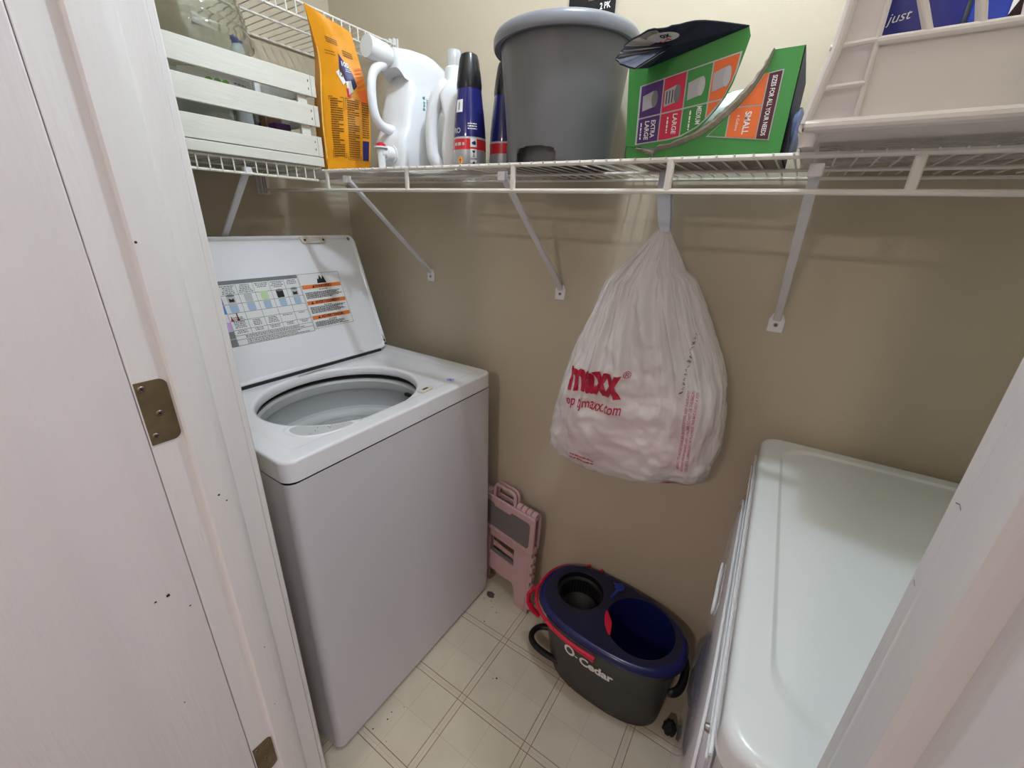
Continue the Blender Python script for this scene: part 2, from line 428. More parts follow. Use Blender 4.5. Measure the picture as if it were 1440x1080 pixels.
# ------------------------------------------------------------------ lamps
L0 = thing('ceiling_bulb', 'bare round light bulb on the closet ceiling', 'light bulb', (BULB_POS[0], BULB_POS[1], ZC))
mb = MB(); mb.lathe([(0.055, ZC), (0.055, ZC-0.02), (0.03, ZC-0.045), (0.022, ZC-0.05)], 24, (BULB_POS[0], BULB_POS[1], 0)); mb.build('bulb_holder', 'white_plastic', L0, smooth=True)
mb = MB(); mb.lathe([(0.014, ZC-0.05), (0.016, ZC-0.07), (0.026, ZC-0.10), (0.03, ZC-0.125), (0.026, ZC-0.145), (0.014, ZC-0.156), (0.004, ZC-0.158)], 24, (BULB_POS[0], BULB_POS[1], 0)); mb.build('bulb_glass', 'bulb', L0, smooth=True)
for HP, lb in ((HALL_POS, 'flush round ceiling lamp far down the hall behind the doorway'), (HALL2_POS, 'flush round ceiling lamp in the hall just right of the doorway')):
    L1 = thing('hall_ceiling_lamp', lb, 'lamp', (HP[0], HP[1], ZC))
    mb = MB(); mb.lathe([(0.17, ZC), (0.17, ZC-0.03), (0.16, ZC-0.05), (0.15, ZC-0.055)], 32, (HP[0], HP[1], 0)); mb.build('lamp_shade', 'hall_shade', L1, smooth=True)

# ------------------------------------------------------------------ wire shelves
TILT = 0.0107
def ZS(x): return 1.4815-TILT*x           # top of the deck wires of the long shelf
ZL = 1.483                                  # top of the deck wires of the side shelf
ZU = 1.843
def wire_run(parent, n, pitch, start, pts_fn, r=0.0016):
    mb = MB(); mb.tube(pts_fn(), r, 6); o = mb.build('deck_wire', 'wire_white', parent, smooth=True)
    o.location = start(0)
    for k in range(1, n):
        c = o.copy(); COL.objects.link(c); c.parent = parent; c.location = start(k)
def back_shelf():
    t = thing('wire_shelf', 'long white wire shelf on the beige back wall with a two-rail lip', 'shelf', (0, 0, 1.478), local=True)
    t.rotation_euler = (0, TILT, 0)
    L = XR
    for nm, y, z, r in (('front_rail', -0.31, -0.001, 0.0042), ('lip_rail', -0.31, -0.0475, 0.0042), ('middle_rail', -0.16, -0.0045, 0.003), ('back_rail', -0.008, -0.0045, 0.003)):
        mb = MB(); mb.tube([(0.004, y, z), (L-0.004, y, z)], r, 8); mb.build(nm, 'wire_white', t, smooth=True)
    n = int((L-0.04)/0.0254)
    wire_run(t, n, 0.0254, lambda k: (0.02+0.0254*k, 0, 0), lambda: [(0, -0.317, 0.0016), (0, -0.004, 0.0016)])
    for x in (0.336, 0.641, 0.941, 1.248, 1.556, 1.86, 2.16):
        mb = MB(); mb.tube([(x, -0.3105, 0), (x, -0.3105, -0.047)], 0.0065, 8, flat=0.6, up=(0, 1, 0)); mb.build('lip_tie', 'wire_white', t, smooth=True)
back_shelf()
def side_shelf(label, z, y0, y1):
    t = thing('wire_shelf', label, 'shelf', (0, 0, z-0.0032), local=True)
    for nm, x, zz, r in (('front_rail', 0.31, 0, 0.003), ('lip_rail', 0.31, -0.03, 0.003), ('middle_rail', 0.155, -0.003, 0.003), ('back_rail', 0.007, -0.003, 0.003)):
        mb = MB(); mb.tube([(x, y0, zz), (x, y1, zz)], r, 8); mb.build(nm, 'wire_white', t, smooth=True)
    n = int(abs(y1-y0)/0.0254)
    wire_run(t, n, 0.0254, lambda k: (0, y1-0.012-0.0254*k, 0), lambda: [(0.003, 0, 0.0016), (0.309, 0, 0.0016), (0.3135, 0, 0), (0.3138, 0, -0.032)])
    return t
side_shelf('short white wire shelf under the slatted crate', ZL, -0.815, -0.322)
side_shelf('upper white wire shelf high on the left wall', ZU, -0.425, -0.01)
def brace(x, zt, zw, label, axis='y', at=0.0):
    # axis y: foot on back wall at x; axis x: foot on left wall at y=at
    if axis == 'y': fn = lambda a, d, z: Vector((x+a, -d, z)); loc = (x, 0, zw)
    else: fn = lambda a, d, z: Vector((d, at+a, z)); loc = (0, at, zw)
    t = thing('shelf_bracket', label, 'bracket', loc, group='diagonal shelf brackets')
    a = (0.298, zt); b = (0.010, zw+0.012)
    d = Vector((b[0]-a[0], b[1]-a[1])).normalized(); nn = Vector((-d.y, d.x))
    hw, th = 0.0075, 0.0035
    mb = MB(); rings = []
    for p in (Vector(a), Vector(a)*0.5+Vector(b)*0.5, Vector(b)-d*0.01, Vector((0.004, zw))):
        rings.append([fn(s1*hw, p.x+nn.x*s2*th, p.y+nn.y*s2*th) for s1, s2 in ((-1, -1), (1, -1), (1, 1), (-1, 1))])
    mb.loft(rings); mb.build('strut', 'bracket_white', t, bevel=0.0015)
    mb = MB()
    mb.loft([[fn(s1*0.009, 0.304+s2*0.007, z) for s1, s2 in ((-1, -1), (1, -1), (1, 1), (-1, 1))] for z in (zt-0.006, zt+0.012)])
    mb.build('shelf_clip', 'bracket_white', t, bevel=0.002)
    poly = [(-0.016, -0.024), (0.016, -0.024), (0.016, 0.004), (0.010, 0.018), (-0.010, 0.018), (-0.016, 0.004)]
    mb = MB(); mb.prism(poly, lambda p, q: fn(p, 0.0, zw-0.005+q), lambda p, q: fn(p, 0.004, zw-0.005+q)); mb.build('foot_plate', 'white_plastic', t, bevel=0.002)
    nrm = (0, -1, 0) if axis == 'y' else (1, 0, 0)
    screw('bracket_screw', fn(0, 0.004, zw-0.012), nrm, 0.0045, t, 'steel')
brace(0.409, 1.449, 1.187, 'diagonal white shelf bracket above the open washer, nearest the corner')
brace(0.911, 1.445, 1.185, 'diagonal white shelf bracket under the grey tub, left of the hanging bag')
brace(1.448, 1.440, 1.178, 'diagonal white shelf bracket to the right of the hanging bag')
brace(0, 1.452, 1.19, 'diagonal white shelf bracket under the slatted crate', 'x', -0.505)
def end_clip(name, label, c, ax):
    t = thing(name, label, 'bracket', c)
    cx, cy, cz = c
    for k in range(3):
        mb = MB()
        if ax == 'x': mb.box(cx, cx+0.022-0.005*k, cy-0.014+0.010*k, cy-0.010+0.010*k, cz-0.045, cz+0.012)
        else: mb.box(cx-0.026+0.014*k, cx-0.022+0.014*k, cy-0.022+0.004*k, cy, cz-0.03, cz+0.022)
        mb.build('flange', 'bracket_white', t, bevel=0.001)
    mb = MB()
    if ax == 'x': mb.box(cx, cx+0.004, cy-0.02, cy+0.02, cz-0.05, cz+0.012)
    else: mb.box(cx-0.035, cx+0.012, cy-0.004, cy, cz-0.034, cz+0.022)
    mb.build('wall_plate', 'bracket_white', t, bevel=0.001)
end_clip('shelf_end_bracket', 'small white end bracket on the left wall under the crate', (0, -0.312, 1.466), 'x')
end_clip('shelf_end_bracket', 'white end bracket holding the upper shelf to the back wall', (0.300, 0, 1.836), 'y')

# ------------------------------------------------------------------ slatted crate and its contents
def crate():
    x0, x1, y0, y1, zb = 0.062, 0.325, -0.775, -0.307, ZL+0.0005
    t = thing('slatted_crate', 'white-painted slatted wooden crate on the side shelf', 'crate', ((x0+x1)/2, (y0+y1)/2, zb))
    mb = MB(); mb.box(x0, x1, y0, y1, zb, zb+0.022); mb.build('bottom_board', 'crate_wood', t, bevel=0.0015)
    rows = ((zb+0.0235, 1.554), (1.577, 1.624), (1.643, 1.689))
    for z0, z1 in rows:
        for xs in (x0, x1-0.010):
            mb = MB(); mb.box(xs, xs+0.010, y0, y1, z0, z1); s = mb.build('slat', 'crate_wood', t, bevel=0.0012)
            if xs > 0.2:
                for q in (0.35, 0.72):
                    mb = MB(); zz = z0+(z1-z0)*q; mb.box(x1-0.0002, x1+0.0004, y1-0.0215, y1-0.0195, zz-0.003, zz+0.002); mb.build('staple', 'dark_gap', s)
                mb = MB(); mb.box(x1-0.0002, x1+0.0003, y1-0.0135, y1-0.0128, z0+0.001, z1-0.001); mb.build('saw_line', 'print_grey', s)
    for z0, z1 in rows:
        for ys in (y0+0.004, y1-0.022):
            mb = MB(); mb.box(x0+0.012, x1-0.012, ys, ys+0.010, z0, z1); mb.build('end_slat', 'crate_wood', t, bevel=0.0012)
    for xx in (x0+0.010, x1-0.010-0.010):
        for yy in (y0+0.015, y1-0.047):
            mb = MB(); mb.box(xx, xx+0.010, yy, yy+0.025, zb+0.022, 1.687); mb.build('corner_post', 'crate_wood', t, bevel=0.0012)
    return zb+0.022
ZCR = crate()
def jar():
    c = (0.195, -0.512, 0); z = ZCR
    t = thing('glass_jar', 'large clear ribbed glass jar sitting in the slatted crate', 'jar', (c[0], c[1], z))
    prof = [(0.0, z+0.004), (0.085, z+0.004), (0.100, z+0.012), (0.104, z+0.03), (0.108, z+0.055), (0.106, z+0.07), (0.104, z+0.09), (0.105, 1.66), (0.108, 1.715), (0.117, 1.722), (0.119, 1.735), (0.113, 1.744)]
    for k in range(10):
        zz = 1.752+0.0125*k; r = 0.110-0.035*(k/9)**1.7; prof += [(r, zz), (r-0.0045, zz+0.006)]
    prof += [(0.070, 1.885), (0.062, 1.90), (0.062, 1.925)]
    inner = [(max(r-0.006, 0.0), zz+(0.006 if i < 2 else 0)) for i, (r, zz) in enumerate(prof)]
    mb = MB(); mb.lathe(prof+inner[::-1], 48, c, cap0=False, cap1=False); mb.build('jar_glass', 'clear_glass', t, smooth=True, angle=70)
    # printed paper band
    def fn(a, b, e=0): th = a/0.106; return Vector((c[0]+(0.1062+e)*math.cos(th), c[1]+(0.1062+e)*math.sin(th), b))
    mb = MB(); mb.grid(lambda u, v: fn(-0.09+0.16*u, 1.598+0.050*v), 30, 1); mb.build('paper_band', 'label_paper', t, smooth=True)
    mb = MB(); rng = random.Random(5)
    for z_ in (1.634, 1.628, 1.622, 1.616, 1.610): dashes(mb, lambda a, b: fn(a, b, 0.0006), 0.015, 0.045, z_, 0.003, rng)
    mb.build('band_print', 'print_grey', t)
    mb = MB()
    for q in range(5): mb.flat(lambda a, b: fn(a, b, 0.0006), [(-0.035+0.008*q+0.008*math.cos(2*PI*i/9), 1.628-0.006*(q % 2)+0.008*math.sin(2*PI*i/9)) for i in range(9)])
    mb.build('band_leaf', 'print_green', t)
    return t
jar()
def capped_bottle():
    c = (0.104, -0.363, 0); z = ZCR
    t = thing('white_bottle', 'white bottle with a dark blue cap in the slatted crate', 'bottle', (c[0], c[1], z))
    mb = MB(); mb.lathe([(0.029, z), (0.032, z+0.006), (0.032, 1.68), (0.030, 1.71), (0.022, 1.75), (0.015, 1.765), (0.013, 1.785)], 28, c); mb.build('bottle_body', 'white_plastic', t, smooth=True)
    mb = MB(); mb.lathe([(0.0155, 1.772), (0.0155, 1.80), (0.013, 1.803)], 20, c); mb.build('cap', 'blue_cap', t, smooth=True)
    mb = MB(); mb.lathe([(0.0325, 1.628), (0.0325, 1.632)], 28, c, cap0=False, cap1=False); mb.build('ring_line', 'print_paleblue', t, smooth=True)
capped_bottle()
mb = MB(); mb.box(0.225, 0.262, -0.392, -0.350, ZCR, ZCR+0.075, Matrix.Translation((0, 0, 0))); tag(mb.build('small_carton', 'purple_pack', bevel=0.003), 'small purple carton behind the lowest crate slats', 'carton')
mb = MB(); mb.box(0.175, 0.215, -0.389, -0.345, ZCR, ZCR+0.10); tag(mb.build('small_carton', 'tan_pack', bevel=0.003), 'small brown carton beside the white bottle in the crate', 'carton')

# ------------------------------------------------------------------ orange pouch
def pouch():
    zb = ZS(0.33)+0.0005
    rows = [  # left edge, right edge, depth, bulge
        ((0.335, -0.304, zb), (0.404, -0.223, zb), 0.060, 0.004),
        ((0.333, -0.305, zb+0.03), (0.408, -0.221, zb+0.03), 0.062, 0.010),
        ((0.333, -0.306, 1.575), (0.417, -0.220, 1.570), 0.060, 0.014),
        ((0.336, -0.304, 1.64), (0.420, -0.218, 1.632), 0.054, 0.014),
        ((0.337, -0.297, 1.705), (0.412, -0.222, 1.69), 0.040, 0.010),
        ((0.337, -0.298, 1.745), (0.407, -0.228, 1.725), 0.026, 0.007),
        ((0.336, -0.308, 1.790), (0.402, -0.234, 1.758), 0.010, 0.003),
        ((0.335, -0.319, 1.832), (0.398, -0.240, 1.788), 0.0015, 0.0)]
    t = thing('orange_pouch', 'orange stand-up pouch with a navy emblem beside the crate', 'pouch', (0.345, -0.245, zb))
    nrm = Vector((0.80, -0.60, 0)).normalized()
    back = lambda u: Vector((-0.86, 0.24, 0))*(1-u)-nrm*u
    def row(v):
        k = min(int(v*(len(rows)-1)), len(rows)-2); f = v*(len(rows)-1)-k
        a, b = rows[k], rows[k+1]
        L = Vector(a[0]).lerp(Vector(b[0]), f); R = Vector(a[1]).lerp(Vector(b[1]), f)
        return L, R, a[2]+(b[2]-a[2])*f, a[3]+(b[3]-a[3])*f
    def F(u, v, e=0.0):
        L, R, d, bl = row(v)
        p = L.lerp(R, u)+nrm*(bl*math.sin(PI*u)+e)
        wr = 0.003*noise.noise(Vector((u*3, v*7, 1.3)))
        return p+nrm*wr*min(1, 4*u, 4*(1-u))
    def B(u, v):
        L, R, d, bl = row(v)
        return L.lerp(R, u)+back(u)*d-nrm*(bl*0.5*math.sin(PI*u))
    nv = 28; nu = 10; mb = MB(); rings = []
    for j in range(nv+1):
        v = j/nv; L, R, d, bl = row(v)
        ring = [F(i/nu, v) for i in range(nu+1)]
        tuck = 0.30 if 0.15 < v < 0.95 else 0.1
        side = (R-L).normalized()
        ring += [R-nrm*(d*0.5)-side*d*tuck*0.6]
        ring += [B(1-i/nu, v) for i in range(nu+1)]
        ring += [L+back(0)*(d*0.5)+side*d*tuck*0.4]
        rings.append(ring)
    mb.loft(rings); body = mb.build('pouch_body', 'pouch_orange', t, smooth=True, angle=60)
    E_ = lambda u, v: F(u, v, 0.0012)
    mb = MB(); mb.flatr(E_, [(0.50, 0.735), (0.56, 0.70), (0.72, 0.62), (0.80, 0.525), (0.72, 0.50), (0.52, 0.53), (0.44, 0.56), (0.46, 0.63)]); mb.build('navy_emblem', 'print_navy', t)
    E2 = lambda u, v: F(u, v, 0.0018)
    mb = MB(); text_on(mb, '100', lambda a, b: E2(a, b), 0.60, 0.655, 0.055, sx=2.2, bold=0.02, maxlen=0.02); mb.build('pouch_number', 'print_white', t)
    mb = MB(); mb.flatr(E2, [(0.36, 0.575), (0.44, 0.60), (0.56, 0.53), (0.50, 0.515)]); mb.flatr(E2, [(0.56, 0.535), (0.68, 0.545), (0.70, 0.49), (0.60, 0.47)])
    rng = random.Random(2)
    for k in range(3): dashes(mb, E2, 0.60, 0.72, 0.635-0.016*k, 0.006, rng)
    mb.build('emblem_picture', 'print_white', t)
    mb = MB(); mb.flatr(E2, [(0.55, 0.50), (0.64, 0.505), (0.64, 0.455), (0.56, 0.455)]); mb.build('emblem_patch', 'can_red', t)
    mb = MB(); mb.flatr(E2, [(0.44, 0.56), (0.46, 0.63), (0.54, 0.59), (0.56, 0.545)]); mb.build('emblem_brown', 'print_brown', t)  # brown printed patch on the navy emblem
    # streaks
    mb = MB()
    for k in range(6): v0 = 0.64-0.03*k; mb.flatr(E_, [(0.80, v0), (0.99, v0+0.035), (0.99, v0+0.02), (0.82, v0-0.012)])
    mb.flatr(E_, [(0.78, 0.50), (0.99, 0.52), (0.99, 0.44), (0.83, 0.43)])
    mb.build('red_streak', 'pouch_red', t)
    # fine print
    mb = MB(); rng = random.Random(4)
    def table(u0, u1, v0, v1):
        for a, b, c_, d_ in ((u0, v0, u1, v0+0.003), (u0, v1-0.003, u1, v1), (u0, v0, u0+0.008, v1), (u1-0.008, v0, u1, v1)): mb.rect(E_, a, b, c_, d_)
        v = v1-0.012
        while v > v0+0.008:
            dashes(mb, E_, u0+0.03, u1-0.03 if rng.random() > 0.25 else u0+(u1-u0)*0.6, v, 0.0055, rng); v -= 0.0115
    table(0.16, 0.47, 0.14, 0.45); table(0.50, 0.80, 0.12, 0.45)
    v = 0.44
    while v > 0.25: dashes(mb, E_, 0.83, 0.97, v, 0.006, rng); v -= 0.012
    for k in range(3): dashes(mb, E_, 0.28, 0.55, 0.83-0.016*k, 0.007, rng); dashes(mb, E_, 0.62, 0.85, 0.77-0.018*k, 0.008, rng)
    for k in range(2): dashes(mb, E_, 0.18, 0.42, 0.73-0.02*k, 0.005, rng)
    mb.build('fine_print', 'print_brown', t)
    mb = MB(); mb.flatr(E_, [(0.83, 0.12), (0.97, 0.12), (0.97, 0.24), (0.83, 0.24)]); mb.build('navy_box', 'print_navy', t)
    mb = MB(); mb.grid(lambda u, v: F(0.004+0.028*u, 0.12+0.62*v, 0.0008), 1, 14); mb.build('crease_highlight', 'pouch_light', t, smooth=True)  # pale strip: highlight along the left crease painted on
pouch()

# ------------------------------------------------------------------ white spigot jug
def jug():
    xc = 0.497; zb = ZS(0.5)+0.0005
    t = thing('detergent_jug', 'white detergent jug with a red-buttoned spigot and side handle', 'jug', (xc, -0.13, zb))
    P = [(-0.232, zb+0.004), (-0.234, 1.545), (-0.214, 1.580), (-0.206, 1.62), (-0.190, 1.665), (-0.176, 1.700), (-0.212, 1.708), (-0.214, 1.748), (-0.16, 1.757), (-0.10, 1.752), (-0.045, 1.735), (-0.032, 1.70), (-0.030, 1.52), (-0.036, zb+0.004)]
    P2 = []
    for i in range(len(P)):
        a, b = Vector(P[i]), Vector(P[(i+1) % len(P)]); P2 += [a, a.lerp(b, 0.5)]
    cen = Vector((-0.125, 1.61))
    mb = MB(); rings = []
    for xo, sc in ((-0.055, 0.80), (-0.053, 0.90), (-0.046, 0.97), (-0.034, 1.0), (0.0, 1.0), (0.034, 1.0), (0.046, 0.97), (0.053, 0.90), (0.055, 0.80)):
        rings.append([Vector((xc+xo*(0.62 if p.y > 1.69 and p.x < -0.15 else 1.0), cen.x+(p.x-cen.x)*sc, max(zb, cen.y+(p.y-cen.y)*sc if p.y > zb+0.01 else zb+0.0005+0.006*(1-sc)*5))) for p in P2])
    mb.loft(rings); mb.build('jug_body', 'jug_white', t, smooth=True, angle=60)
    mb = MB(); mb.tube([(xc, -0.218, 1.716), (xc, -0.250, 1.704), (xc, -0.268, 1.685), (xc, -0.274, 1.655), (xc, -0.274, 1.615), (xc, -0.266, 1.586), (xc, -0.243, 1.571), (xc, -0.205, 1.575)], [0.013, 0.012, 0.011, 0.011, 0.011, 0.012, 0.012, 0.014], 14, flat=1.0, up=(1, 0, 0)); mb.build('handle', 'jug_white', t, sub=1)
    M = Matrix.Translation((xc, -0.215, 1.732)) @ Matrix.Rotation(PI/2, 4, 'X') @ Matrix.Rotation(-0.06, 4, 'X')
    mb = MB(); mb.lathe([(0.020, -0.01), (0.020, 0.008), (0.0235, 0.008), (0.0240, 0.060), (0.0225, 0.064), (0.0, 0.0645)], 30, (0, 0, 0), M, cap1=False); mb.build('cap', 'white_plastic', t, smooth=True)
    # spigot
    zs_ = zb+0.038
    M = Matrix.Translation((xc+0.012, -0.226, zs_)) @ Matrix.Rotation(PI/2, 4, 'X')
    mb = MB(); mb.lathe([(0.030, -0.006), (0.030, 0.002), (0.022, 0.006), (0.022, 0.010), (0.017, 0.010), (0.018, 0.014), (0.017, 0.018), (0.018, 0.022), (0.016, 0.028), (0.012, 0.030), (0.012, 0.046), (0.0, 0.047)], 26, (0, 0, 0), M); mb.build('spigot', 'white_plastic', t, smooth=True)
    mb = MB(); mb.lathe([(0.009, -0.037), (0.010, 0.006)], 16, (xc+0.012, -0.268, zs_)); mb.build('spigot_nozzle', 'white_plastic', t, smooth=True)
    mb = MB(); mb.lathe([(0.017, 0.010), (0.017, 0.013), (0.011, 0.014)], 20, (xc+0.012, -0.268, zs_)); mb.build('spigot_flange', 'white_plastic', t, smooth=True)
    mb = MB(); mb.lathe([(0.012, 0.013), (0.0115, 0.019), (0.006, 0.023), (0.0, 0.0235)], 18, (xc+0.012, -0.268, zs_), cap1=False); mb.build('spigot_button', 'red_button', t, smooth=True)
    fn = frame((xc+0.0557, -0.146, 1.640), (0, 0, 1), (0, -1, 0))
    mb = MB(); text_on(mb, 'free &', fn, 0, 0.006, 0.013, bold=0.02); text_on(mb, 'clear', fn, 0, -0.006, 0.013, bold=0.02); mb.build('jug_lettering', 'teal_print', t)
jug()

def laundry_bottle():
    zb = ZS(0.64)+0.0005; o = Vector((0.640, -0.150, zb)); u = Vector((0.751, 0.66, 0)); n = Vector((0.66, -0.751, 0))
    t = thing('laundry_bottle', 'white laundry bottle with frosted cap between jug and blue can', 'bottle', tuple(o))
    f = lambda a, b, c=0: o+u*a+n*c+Vector((0, 0, b))
    def body(poly, th, name, bev):
        cen = Vector((sum(p[0] for p in poly)/len(poly), sum(p[1] for p in poly)/len(poly)))
        mb = MB(); rings = []
        for c, s in ((-th, 0.82), (-th*0.93, 0.93), (-th*0.7, 0.99), (0, 1.0), (th*0.7, 0.99), (th*0.93, 0.93), (th, 0.82)):
            rings.append([f(cen.x+(p[0]-cen.x)*s, max(0.0005, cen.y+(p[1]-cen.y)*s), c) for p in poly])
        mb.loft(rings); return mb.build(name, 'jug_white', t, smooth=True, angle=60)
    body([(-0.018, 0.0), (0.075, 0.0), (0.078, 0.10), (0.066, 0.165), (0.040, 0.198), (0.022, 0.205), (-0.004, 0.200), (-0.026, 0.17), (-0.016, 0.12), (-0.024, 0.05)], 0.042, 'bottle_body', 0.01)
    mb = MB(); mb.tube([f(0.005, 0.195), f(-0.022, 0.182), f(-0.041, 0.150), f(-0.049, 0.11), f(-0.050, 0.06), f(-0.045, 0.022), f(-0.015, 0.012)], [0.026, 0.024, 0.019, 0.0155, 0.0155, 0.018, 0.020], 14, up=tuple(n)); mb.build('handle', 'jug_white', t, sub=1)
    mb = MB(); mb.lathe([(0.026, 0.198), (0.024, 0.206), (0.023, 0.228), (0.019, 0.232)], 24, o+u*0.012); mb.build('pour_collar', 'white_plastic', t, smooth=True)
    mb = MB(); mb.lathe([(0.017, 0.230), (0.0175, 0.262), (0.015, 0.266), (0.0, 0.2665)], 24, o+u*0.012, cap1=False); mb.build('cap', 'cap_clear', t, smooth=True)
laundry_bottle()

def spray_can(x, y, label, rot, full):
    zb = ZS(x)+0.0005
    t = thing('spray_can', label, 'spray can', (x, y, zb), group='blue spray cans')
    prof = [(0.036, 0.0), (0.0385, 0.004), (0.0385, 0.03), (0.0382, 0.06), (0.037, 0.085), (0.034, 0.115), (0.0305, 0.142), (0.0275, 0.166)]
    def rad(z):
        for (r0, z0), (r1, z1) in zip(prof, prof[1:]):
            if z <= z1: return r0+(r1-r0)*max(0, (z-z0)/max(1e-6, z1-z0))
        return prof[-1][0]
    c = (x, y, zb)
    def seg(z0, z1, name, m, cap0=False):
        zs = [z0]+[z for r, z in prof if z0 < z < z1]+[z1]
        mb = MB(); mb.lathe([(rad(z), z) for z in zs], 36, c, cap0=cap0, cap1=False); return mb.build(name, m, t, smooth=True)
    seg(0.0, 0.040, 'silver_band', 'can_silver', True); seg(0.040, 0.062, 'red_band', 'can_red'); seg(0.062, 0.066, 'pale_band', 'print_lightgrey'); seg(0.066, 0.166, 'can_body', 'can_blue')
    mb = MB(); mb.lathe([(0.0285, 0.164), (0.0288, 0.172), (0.026, 0.195), (0.0215, 0.220), (0.0185, 0.229), (0.012, 0.2325), (0.0, 0.233)], 32, c, cap1=False); mb.build('cap', 'cap_black', t, smooth=True)
    def fn(a, b, e=0.0006): r = rad(b)+e; th = rot+a/0.0385; return Vector((x+r*math.cos(th), y+r*math.sin(th), zb+b))
    if full:
        mb = MB()
        for b0 in (0.010, 0.032, 0.054):
            mb.grid(lambda u, v: fn(0.002+0.015*u, b0-0.009+0.018*v), 3, 1)
        mb.grid(lambda u, v: fn(-0.040+0.022*u, 0.115+0.025*v), 4, 2)
        rng = random.Random(9)
        for k in range(3): dashes(mb, fn, -0.004, 0.018, 0.092-0.005*k, 0.0022, rng)
        mb.build('white_print', 'print_white', t, smooth=True)
        mb = MB(); text_on(mb, 'PRO', fn, -0.036, 0.078, 0.015, bold=0.02); dashes(mb, fn, -0.04, -0.012, 0.051, 0.006, rng); mb.build('can_lettering', 'print_lightgrey', t)
        mb = MB(); g2 = lambda a, b: fn(a, b, 0.001)
        mb.rect(g2, 0.009, 0.026, 0.0105, 0.032); mb.flat(g2, [(0.006, 0.038), (0.013, 0.038), (0.0115, 0.033), (0.008, 0.033)]); mb.rect(g2, 0.007, 0.025, 0.0125, 0.0262)
        mb.flat(g2, [(0.005, 0.054), (0.012, 0.058), (0.015, 0.055), (0.014, 0.049), (0.007, 0.050)]); mb.flat(g2, [(0.0065, 0.012), (0.0095, 0.016), (0.013, 0.012), (0.0095, 0.006)])
        mb.rect(g2, -0.030, 0.119, -0.0275, 0.134)
        mb.build('icon_print', 'print_navy', t)
        mb = MB(); mb.flat(g2, [(-0.022+0.006*math.cos(2*PI*i/16), 0.017+0.009*math.sin(2*PI*i/16)) for i in range(16)]); mb.build('oval_badge', 'pouch_light', t)
        mb = MB(); g3 = lambda a, b: fn(a, b, 0.0014); mb.rect(g3, -0.0235, 0.011, -0.0215, 0.023); mb.rect(g3, -0.0255, 0.017, -0.0195, 0.019); mb.build('badge_mark', 'can_red', t)
    else:
        mb = MB(); mb.grid(lambda u, v: fn(0.004+0.03*u, 0.006+0.07*v-0.02*(1-u)), 5, 4); mb.build('grey_panel', 'print_grey', t, smooth=True)
        mb = MB(); rng = random.Random(8)
        for k in range(9): dashes(mb, lambda a, b: fn(a, b, 0.001), 0.014, 0.032, 0.066-0.006*k, 0.0022, rng)
        mb.build('white_print', 'print_lightgrey', t)
spray_can(0.742, -0.200, 'dark blue spray can with black cap, in front beside the laundry bottle', math.radians(-52), True)
spray_can(0.788, -0.118, 'dark blue spray can half hidden behind the grey tub', math.radians(-56), False)

# ------------------------------------------------------------------ grey tub
def tub():
    c = Vector((0.968, -0.170, ZS(0.968)+0.0005))
    t = thing('grey_tub', 'round grey plastic tub standing on the long shelf', 'tub', tuple(c))
    n = 180; prof = [(0.108, 0.0), (0.110, 0.008)]+[(0.110+0.003*k/11, 0.008+0.0024*k) for k in range(1, 12)]+[(0.118, 0.09), (0.124, 0.15), (0.1305, 0.205), (0.132, 0.214)]
    inner = [(r-0.004, z) for r, z in prof]
    def pt(r, z, k): a = 2*PI*k/n; return c+Vector((r*math.cos(a), r*math.sin(a), z))
    mb = MB()
    vs = [pt(r, z, k) for r, z in prof for k in range(n)]; fs = []
    def open_(j, k):
        a = (360*(k+0.5)/n+180) % 360-180; d = abs(a+90)
        zc = (prof[j][1]+prof[j+1][1])/2; return (d/24)**5+(zc/0.031)**5 < 1
    for j in range(len(prof)-1):
        for k in range(n):
            if not open_(j, k): fs.append((j*n+k, j*n+(k+1) % n, (j+1)*n+(k+1) % n, (j+1)*n+k))
    mb.add(vs, fs); vi = [pt(r-0.003, z, k) for r, z in prof for k in range(n)]; mb.add(vi, [f[::-1] for f in fs]); mb.build('tub_wall', 'bucket_grey', t, smooth=True, angle=60)
    mb = MB(); mb.lathe([(0.0, 0.036), (0.110, 0.036), (0.110, 0.039), (0.0, 0.039)], 48, c, cap0=False, cap1=False); mb.build('tub_floor', 'bucket_grey', t)
    mb = MB()
    mb.grid(lambda u, v: c+Vector((0.088*math.cos(math.radians(-125+70*u)), 0.088*math.sin(math.radians(-125+70*u)), 0.036*v)), 10, 1); mb.build('grip_recess', 'bucket_grey', t, smooth=True)
    mb = MB(); mb.lathe([(0.1285, 0.214), (0.138, 0.2095), (0.1445, 0.2095), (0.1465, 0.213), (0.1465, 0.225), (0.143, 0.232), (0.136, 0.235), (0.130, 0.232), (0.127, 0.222)], 64, c, cap0=False, cap1=False)
    mb.f += [(len(mb.v)-64+k, len(mb.v)-64+(k+1) % 64, (k+1) % 64, k) for k in range(64)]; mb.build('rim', 'bucket_rim_lit', t, smooth=True, angle=60)
    for a in (27,):
        p = c+Vector((0.150*math.cos(math.radians(a)), 0.150*math.sin(math.radians(a)), 0.214))
        mb = MB(); mb.lathe([(0.007, -0.008), (0.007, 0.006), (0.004, 0.008)], 14, p, Vector((math.cos(math.radians(a)), math.sin(math.radians(a)), 0.3)).to_track_quat('Z', 'Y').to_matrix().to_4x4()); mb.build('handle_ear', 'white_plastic', t, smooth=True)
tub()
